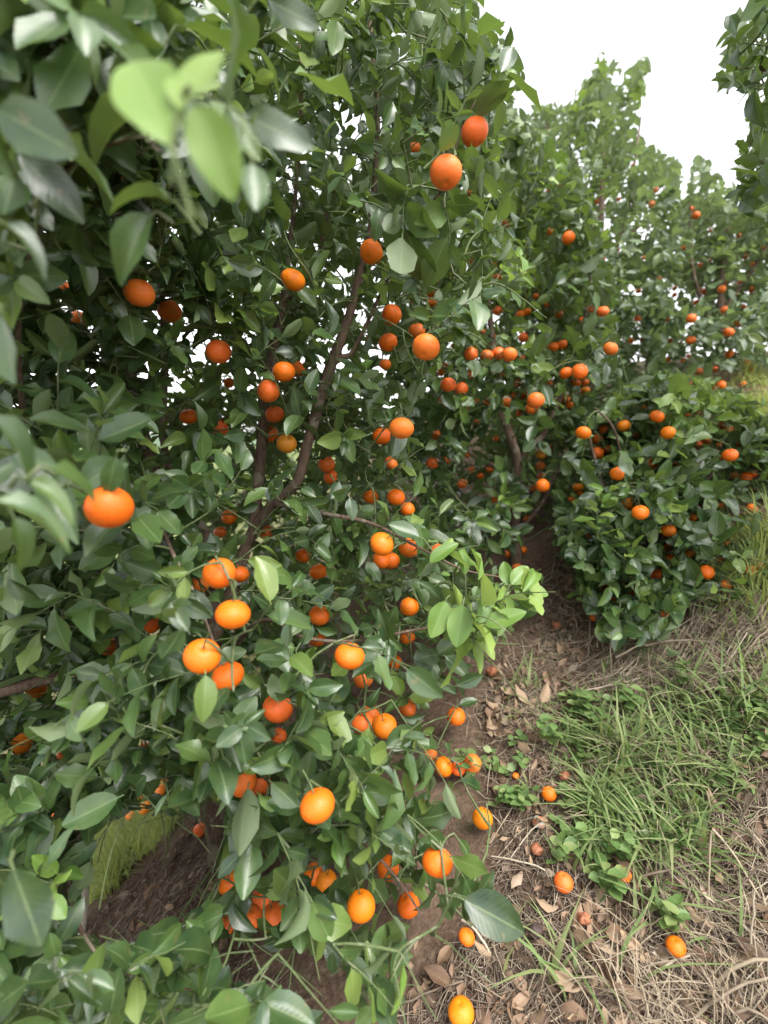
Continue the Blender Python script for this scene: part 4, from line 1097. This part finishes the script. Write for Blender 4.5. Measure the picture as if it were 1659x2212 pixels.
# ------------------------------------------------------------------ grass, straw, litter, weeds
def blade_field(name, xy, height, width, mat, lean=.5, segs=4, label=None, parent=None, flat=None):
    n = len(xy)
    base = np.column_stack([xy, gz(xy[:, 0], xy[:, 1]) - .004])
    az = rng.random(n) * 6.283
    hd = np.column_stack([np.cos(az), np.sin(az), np.zeros(n)])
    sd = np.column_stack([-np.sin(az), np.cos(az), np.zeros(n)])
    ln = lean * (.3 + 1.2 * rng.random(n))
    Vs = []
    for k in range(segs + 1):
        v = k / segs
        c = base + UP * (height * (v - .35 * ln * v * v))[:, None] + hd * (height * ln * v * v)[:, None]
        w = width * (1 - v ** 2.2) * .5 + .0002
        Vs.append(c - sd * w[:, None]); Vs.append(c + sd * w[:, None])
    V = np.stack(Vs, 1)
    F = np.array([(2 * k, 2 * k + 1, 2 * k + 3, 2 * k + 2) for k in range(segs)])
    Fa = (F[None] + (np.arange(n) * V.shape[1])[:, None, None]).reshape(-1, 4)
    UVt = np.array([(s, k / segs) for k in range(segs + 1) for s in (.1, .9)])
    me = mesh_from(name, V.reshape(-1, 3), Fa, mat, np.tile(UVt, (n, 1)))
    return link(name, me, parent, kind='stuff', **({'label': label} if label else {}))

def soil_points(poly, n, tufts=0, spread_=.05, jitter=True):
    """points on the soil inside a picture polygon, even over the ground"""
    P = np.array(poly, float); out = []
    while len(out) < n:
        m = max(500, int(n * 1.7))
        px = P[:, 0].min() + (P[:, 0].max() - P[:, 0].min()) * rng.random(m); py = P[:, 1].min() + (P[:, 1].max() - P[:, 1].min()) * rng.random(m)
        k = inpoly(px, py, poly); px, py = px[k], py[k]
        t = ground_t(px, py); k = t < 7
        r = W(px[k], py[k], t[k])
        out.extend(r[:, :2].tolist())
    out = np.array(out[:n])
    if tufts:
        cen = out[:tufts]; pick = rng.integers(tufts, size=n)
        out = cen[pick] + rng.normal(size=(n, 2)) * spread_ * (.5 + 2.2 * rng.random(tufts) ** 3)[pick][:, None]
    return out

# green grass on the bank
GREEN = [(1210, 1520), (1290, 1500), (1340, 1545), (1440, 1490), (1500, 1530), (1580, 1480), (1670, 1500), (1670, 1600), (1600, 1680), (1560, 1740), (1500, 1780), (1490, 1860), (1400, 1850), (1340, 1880), (1290, 1800), (1240, 1740), (1260, 1670), (1200, 1600)]
def veg(polys, n, tufts, sp, h, w, name, mat, lean, label, segs=4):
    pts = np.concatenate([soil_points(p, int(n * f), max(1, int(tufts * f)), sp) for p, f in polys])
    pts = off_fruit(pts)
    m = len(pts)
    patch = np.clip(.75 + 1.3 * vnoise(pts[:, 0] * 9 + 4, pts[:, 1] * 9), .3, 1.3)
    blade_field(name, pts, h * patch * (.4 + .9 * rng.random(m)), w * (.6 + .8 * rng.random(m)), mat, lean, segs, label)
veg([(GREEN, .74), ([(1150, 1560), (1260, 1560), (1330, 1900), (1240, 1900)], .10), ([(1300, 1850), (1560, 1780), (1560, 1980), (1350, 2000)], .08), ([(1060, 1450), (1180, 1480), (1100, 1640), (1050, 1620)], .03), ([(1280, 1440), (1660, 1310), (1660, 1470), (1340, 1510)], .10), ([(1000, 1960), (1300, 1950), (1400, 2200), (1100, 2220)], .02)], 1250, 190, .034, .165, .0080, 'grass', M_GRASS, .95, 'lush green grass tufts on the bank beside the path', 5)
veg([(GREEN, .34), ([(1180, 1400), (1660, 1290), (1660, 1500), (1320, 1560), (1180, 1520)], .40), ([(1500, 1650), (1670, 1600), (1670, 2212), (1300, 2212), (1350, 2050)], .26), ([(1030, 1420), (1180, 1400), (1250, 1700), (1060, 1640)], .08)], 3600, 420, .04, .10, .0024, 'dry_grass', M_STRAW, 1.1, 'dry brown grass standing on the bank')
veg([([(1600, 800), (1660, 800), (1660, 1000), (1630, 960)], .6), ([(1600, 1200), (1670, 1150), (1670, 1300), (1560, 1300)], .4)], 1600, 120, .06, .15, .005, 'slope_grass', M_TERR, .8, 'tall pale grass on the upper slope at the picture edge')
# bright grass on the terrace below
xy = np.column_stack([-2.6 + 2.4 * rng.random(9000), 1.4 + 2.6 * rng.random(9000)])
xy = np.vstack([xy, soil_points([(190, 1800), (330, 1700), (480, 1730), (320, 1940), (160, 2010)], 3500)])
xy = xy[edge_dist(xy[:, 0], xy[:, 1]) > .03 - .06 * rng.random(len(xy))]
blade_field('terrace_grass', xy, .10 + .12 * rng.random(len(xy)), .004 + .003 * rng.random(len(xy)), M_TERR, .7, 4, 'bright yellow-green grass on the terrace below the soil edge')

# straw lying on the soil
def straw_mesh(name, xy, length, rad, mat, direction=None, spread_=3.14, lift=.012):
    n = len(xy); az = (direction if direction is not None else 0) + (rng.random(n) - .5) * 2 * spread_
    tb = Tubes()
    d = np.column_stack([np.cos(az), np.sin(az)]); bend = np.column_stack([-d[:, 1], d[:, 0]]) * ((rng.random(n) - .5) * 1.3 * length)[:, None]
    u = np.linspace(-.5, .5, 4)
    q = xy[:, None, :] + d[:, None, :] * (u[None, :] * length[:, None])[..., None] + bend[:, None, :] * (u ** 2)[None, :, None]
    z = gz(q[..., 0], q[..., 1]) + (lift * (.2 + rng.random(n)))[:, None] + (.25 * length * rng.random(n) * (rng.random(n) < .35))[:, None] * (u + .5)[None, :]
    Q = np.concatenate([q, z[..., None]], -1)
    for i in range(n):
        tb.add(Q[i], np.full(4, rad[i]), 3)
    return tb.mesh(name, mat)
R_RIGHT = [(1060, 1400), (1250, 1420), (1660, 1300), (1670, 2230), (850, 2230), (1000, 2050), (1090, 1850), (1030, 1650)]
R_PATH = [(1040, 1420), (1180, 1430), (1215, 1600), (1240, 1800), (1300, 1950), (1350, 2230), (850, 2230), (1000, 2050), (1090, 1850), (1040, 1650)]
R_EDGE = [(1500, 1650), (1670, 1600), (1670, 2230), (1350, 2230), (1330, 2000)]
R_LEFT = [(150, 2030), (440, 1760), (500, 1790), (500, 2060), (700, 2230), (250, 2230)]
R_BANK = [(1240, 1440), (1660, 1290), (1660, 1460), (1330, 1530)]
pts = np.concatenate([soil_points(R_PATH, 700), soil_points(R_EDGE, 520), soil_points(R_BANK, 800), soil_points([(1190, 1190), (1260, 1250), (1260, 1440), (1150, 1420)], 250)])
n = len(pts)
link('straw_litter', straw_mesh('straw_litter', pts, .03 + .10 * rng.random(n) ** 2, .0006 + .0009 * rng.random(n), M_STRAW), ground, kind='stuff', label='thin dry straw scattered over the soil')
pts = np.concatenate([soil_points(R_LEFT, 2600), soil_points(R_PATH, 1300), soil_points(R_EDGE, 700)]); n = len(pts)
link('mulch_litter', straw_mesh('mulch_litter', pts, .015 + .08 * rng.random(n) ** 2, .0007 + .0013 * rng.random(n) ** 2, M_MULCH), ground, kind='stuff', label='dark brown plant fibres covering the soil')
pts = soil_points(R_BANK, 230); n = len(pts)
link('straw_layer', straw_mesh('straw_layer', pts, .06 + .26 * rng.random(n) ** 1.5, .0007 + .0012 * rng.random(n), M_STRAW, .35, 1.0, .025), ground, kind='stuff', label='long matted straw combed along the bank')

# single dry stalks, by picture position of their two ends
STALKS = [(1085, 1985, 1220, 2215, 3.0, 0, 0), (1375, 1896, 1250 + 321, 1856, 5, .02, .03), (1375, 1897, 1434, 1950, 3, .01, .0), (1585, 1800, 1668, 1665, 5, .0, .14), (1540, 2215, 1539, 2098, 4, 0, .08), (1550, 2120, 1668, 2075, 9, .01, .03), (1400, 2115, 1490, 2065, 7, .0, .01), (1536, 1800, 1530, 1960, 4, .05, 0),
          (1540, 1790, 1640, 1940, 5, .06, .01), (1620, 2060, 1632, 1930, 5, 0, .10), (1590, 2185, 1670, 2215, 7, .01, .01), (1565, 1945, 1670, 1850, 5, .02, .08), (1500, 2200, 1668, 2110, 8, .01, .02), (1060, 2040, 1100, 2150, 4, .01, .0), (870, 2170, 1000, 2120, 5, .01, .02), (1330, 1420, 1400, 1390, 5, .05, .05), (1395, 1395, 1540, 1388, 5, .05, .02), (1318, 1470, 1318, 1375, 4, 0, .11), (1318, 1380, 1350, 1372, 4, .11, .10), (1500, 1440, 1540, 1370, 4, 0, .1), (1560, 1480, 1590, 1390, 4, 0, .1), (1600, 1430, 1660, 1360, 4, .02, .04), (1180, 1880, 1060, 1850, 4, .01, .01), (1000, 1990, 1060, 2060, 6, .01, .01)]
for (x0, y0, x1, y1, w, l0, l1) in STALKS:
    t0, t1 = gp(x0, min(y0, 2300)), gp(x1, y1)
    a = W(x0, y0, t0); b = W(x1, y1, t1)
    # lift the ends off the soil along the line of sight
    a = W(x0, y0, t0 * (1 - l0)); b = W(x1, y1, t1 * (1 - l1 * .8))
    u = np.linspace(0, 1, 7)[:, None]
    q = a + (b - a) * u
    zz = gz(q[:, 0], q[:, 1]) + .003
    q[:, 2] += max(0, float((zz - q[:, 2]).max())) * .7
    q[:, 2] += .02 * (1 - (2 * u[:, 0] - 1) ** 2) * rng.random()
    q += .0012 * rng.normal(size=q.shape)
    tb = Tubes(); r = .5 * w * float(t0) / FPX
    tb.add(q, np.linspace(r, r * .7, 7), 6, .2)
    link('straw_stalk', tb.mesh('straw_stalk', M_STRAW), ground)

# the bank goes on beyond the picture
oxy = np.column_stack([.2 + 2.6 * rng.random(2600), -.4 + 2.2 * rng.random(2600)])
ox, oy, ot = proj(np.column_stack([oxy, gz(oxy[:, 0], oxy[:, 1])]))
oxy = oxy[(ot < .1) | (ox > 1665) | (oy > 2220)]; n = len(oxy)
link('straw_margin', straw_mesh('straw_margin', oxy, .03 + .12 * rng.random(n) ** 2, .0006 + .0010 * rng.random(n), M_STRAW), ground, kind='stuff', label='thin dry straw farther along the bank')
gxy = oxy[rng.integers(n, size=900)] + .03 * rng.normal(size=(900, 2))
gxy = gxy[proj(np.column_stack([gxy, gz(gxy[:, 0], gxy[:, 1]) + .1]))[0] > 1700]
if len(gxy): blade_field('margin_grass', gxy, .06 + .10 * rng.random(len(gxy)), .003 + .004 * rng.random(len(gxy)), M_GRASS, .9, 4, 'green grass farther along the bank')

# dry fallen leaves
DT = [leaf_template(.38 + .12 * rng.random(), .2 + 1.3 * rng.random(), -.3 + 1.7 * rng.random(), .6, 1.4 * (rng.random() - .5), rows=6, cols=5, petiole=.08) for _ in range(8)]
ME_DRY = [mesh_from('fallen_leaf', *([V, F, M_DRYL, UV])) for V, F, UV in DT]
LITTER = [(R_PATH, 110), (R_EDGE, 70), ([(870, 2040), (1330, 1980), (1480, 2120), (1280, 2230), (850, 2230)], 60), ([(1050, 1430), (1190, 1450), (1180, 1600), (1050, 1600)], 40)]
pts = np.concatenate([soil_points(p, n) for p, n in LITTER])
for (x, y) in pts:
    az = rng.random() * 6.28; s = .022 + .05 * rng.random() ** 1.6
    o = link('fallen_leaf', ME_DRY[int(rng.integers(8))], ground)
    o.location = (x, y, float(gz(x, y)) + .009 + .008 * rng.random()); o.scale = (s, s, s)
    tilt_ = Vector((0, 0, 1)).rotation_difference(Vector((-.33, -.33, 1)).normalized())
    o.rotation_mode = 'QUATERNION'
    o.rotation_quaternion = tilt_ @ Euler((.6 * (rng.random() - .5) + (3.14 if rng.random() < .35 else 0), .6 * (rng.random() - .5), az)).to_quaternion()
Ld = Leaves()
pts = np.concatenate([soil_points(R_RIGHT, 420), soil_points(R_LEFT, 260), soil_points(R_BANK, 60), soil_points([(1190, 1190), (1260, 1250), (1260, 1440), (1150, 1420)], 120)])
zs_ = gz(pts[:, 0], pts[:, 1])
for (x, y), zg in zip(pts, zs_):
    a = rng.random() * 6.28
    Ld.add(np.array([x, y, zg + .006 + .006 * rng.random()]), np.array([math.cos(a), math.sin(a), .33 * (math.cos(a) + math.sin(a)) + .2 * rng.normal()]), np.array([-.33, -.33, 1]) + .4 * rng.normal(size=3), .02 + .04 * rng.random(), int(rng.integers(8)))
Ld.done()
link('leaf_litter', Ld.joined('leaf_litter', np.arange(len(Ld.S)), DT, M_DRYL), ground, kind='stuff', label='small dry leaves littering the soil')

# twigs on the soil
for (x0, y0, x1, y1, w) in [(1130, 1985, 1340, 2025, 8), (1010, 2010, 1075, 2110, 9), (1225, 2040, 1290, 2020, 5), (1090, 1880, 1130, 1830, 5), (300, 1990, 420, 1900, 6), (420, 1880, 500, 1850, 6)]:
    u = np.linspace(0, 1, 8); xs = x0 + (x1 - x0) * u + 5 * rng.normal(size=8); ys2 = y0 + (y1 - y0) * u + 4 * rng.normal(size=8)
    t = ground_t(xs, ys2); q = W(xs, ys2, t); q[:, 2] += .006
    tb = Tubes(); r = .5 * w * float(t[0]) / FPX; tb.add(q, np.linspace(r, r * .5, 8), 6, .2)
    link('dead_twig', tb.mesh('dead_twig', M_BARK), ground)

# broad-leaved weeds
def weed_mesh(seed):
    r = np.random.default_rng(seed)
    tb = Tubes(); L = Leaves()
    for s in range(4):
        a = r.random() * 6.28; h = .05 + .06 * r.random(); d = np.array([math.cos(a), math.sin(a), 0])
        p = np.array([[0, 0, 0], d * h * .25 + UP * h * .5, d * h * .55 + UP * h])
        tb.add(p, [.0014, .0011, .0008], 4)
        for k in range(5):
            f = .35 + .65 * k / 4; q = (1 - f) * p[1] * .5 + f * p[2]
            b = a + 2.4 * k; e = np.array([math.cos(b), math.sin(b), .25])
            L.add(q, e, UP + .3 * r.normal(size=3), .026 + .022 * r.random(), k)
    L.done()
    tmpl = [leaf_template(.75, .25, .2, .1, 0, rows=6, cols=5, petiole=.25)] * 1
    me = L.joined('leaves', np.arange(len(L.S)), tmpl, M_WEED)
    return me, tb.mesh('stems', M_WEED)
WM = [weed_mesh(k) for k in range(4)]
WEEDS = [(1345, 1525, 'tallest round-leaved weed at the top edge of the green grass'), (1235, 1545, 'broad-leaved weed at the path side of the green grass top'), (1290, 1560, 'broad-leaved weed rising from the upper green grass'), (1640, 1545, 'leafy weed in the grass at the picture edge'),
         (1480, 1470, 'single pale green weed standing in the straw of the bank'), (1200, 1600, 'leafy weed on the soil at the grass margin'), (1120, 1738, 'small leafy weed beside the bright fallen mandarin'), (1225, 1842, 'low round-leaved weed near the shrivelled brown mandarin'), (1340, 1838, 'round-leaved weed above the half rotten mandarin'),
         (1415, 1990, 'round-leaved weed above the lowest mandarin on the bank'), (1100, 1730, 'small weed at the foot of the leaf skirt'), (1540, 1310, 'leafy weed on the bank below the low bush'), (1600, 1290, 'upright weed at the bank top near the picture edge'), (1290, 1945, 'small weed above the dull brown fallen mandarin'), (1010, 1665, 'thin weed under the lower leaves of the tall tree')]
for i, (x, y, lab) in enumerate(WEEDS):
    p = W(x, y, gp(x, y + 18))
    r = bpy.data.objects.new('weed', None); COL.objects.link(r)
    r.location = (p[0], p[1], float(gz(p[0], p[1]))); r.rotation_euler = (0, 0, rng.random() * 6); s = .55 + .35 * rng.random(); r.scale = (s, s, s)
    r['label'] = lab; r['category'] = 'weed'; r['group'] = 'weeds among the grass'
    a, b = WM[i % 4]
    link('leaves', a, r); link('stems', b, r)
# low ground cover between the grass
xyc = np.concatenate([soil_points(GREEN, 260), soil_points([(1150, 1700), (1330, 1740), (1330, 1930), (1160, 1880)], 30), soil_points([(1030, 1600), (1130, 1600), (1130, 1760), (1060, 1760)], 14)])
xyc = off_fruit(xyc, .8)
Lc = Leaves()
for (x, y), zg in zip(xyc, gz(xyc[:, 0], xyc[:, 1])):
    a = rng.random() * 6.28
    for k in range(3):
        Lc.add(np.array([x, y, zg + .012 + .02 * rng.random()]), np.array([math.cos(a + 2.1 * k), math.sin(a + 2.1 * k), .3]), UP + .3 * rng.normal(size=3), .016 + .016 * rng.random(), 0)
Lc.done()
link('ground_cover', Lc.joined('ground_cover', np.arange(len(Lc.S)), [leaf_template(.8, .2, .2, .1, 0, rows=5, cols=3, petiole=.3)], M_WEED), None, kind='stuff', label='low round-leaved ground cover between the grass tufts')
print('leaves', off, 'objects', len(bpy.data.objects), 'tris', sum(len(o.data.polygons) * 2 for o in bpy.data.objects if o.type == 'MESH' and o['kind'] == 'stuff') if False else '')
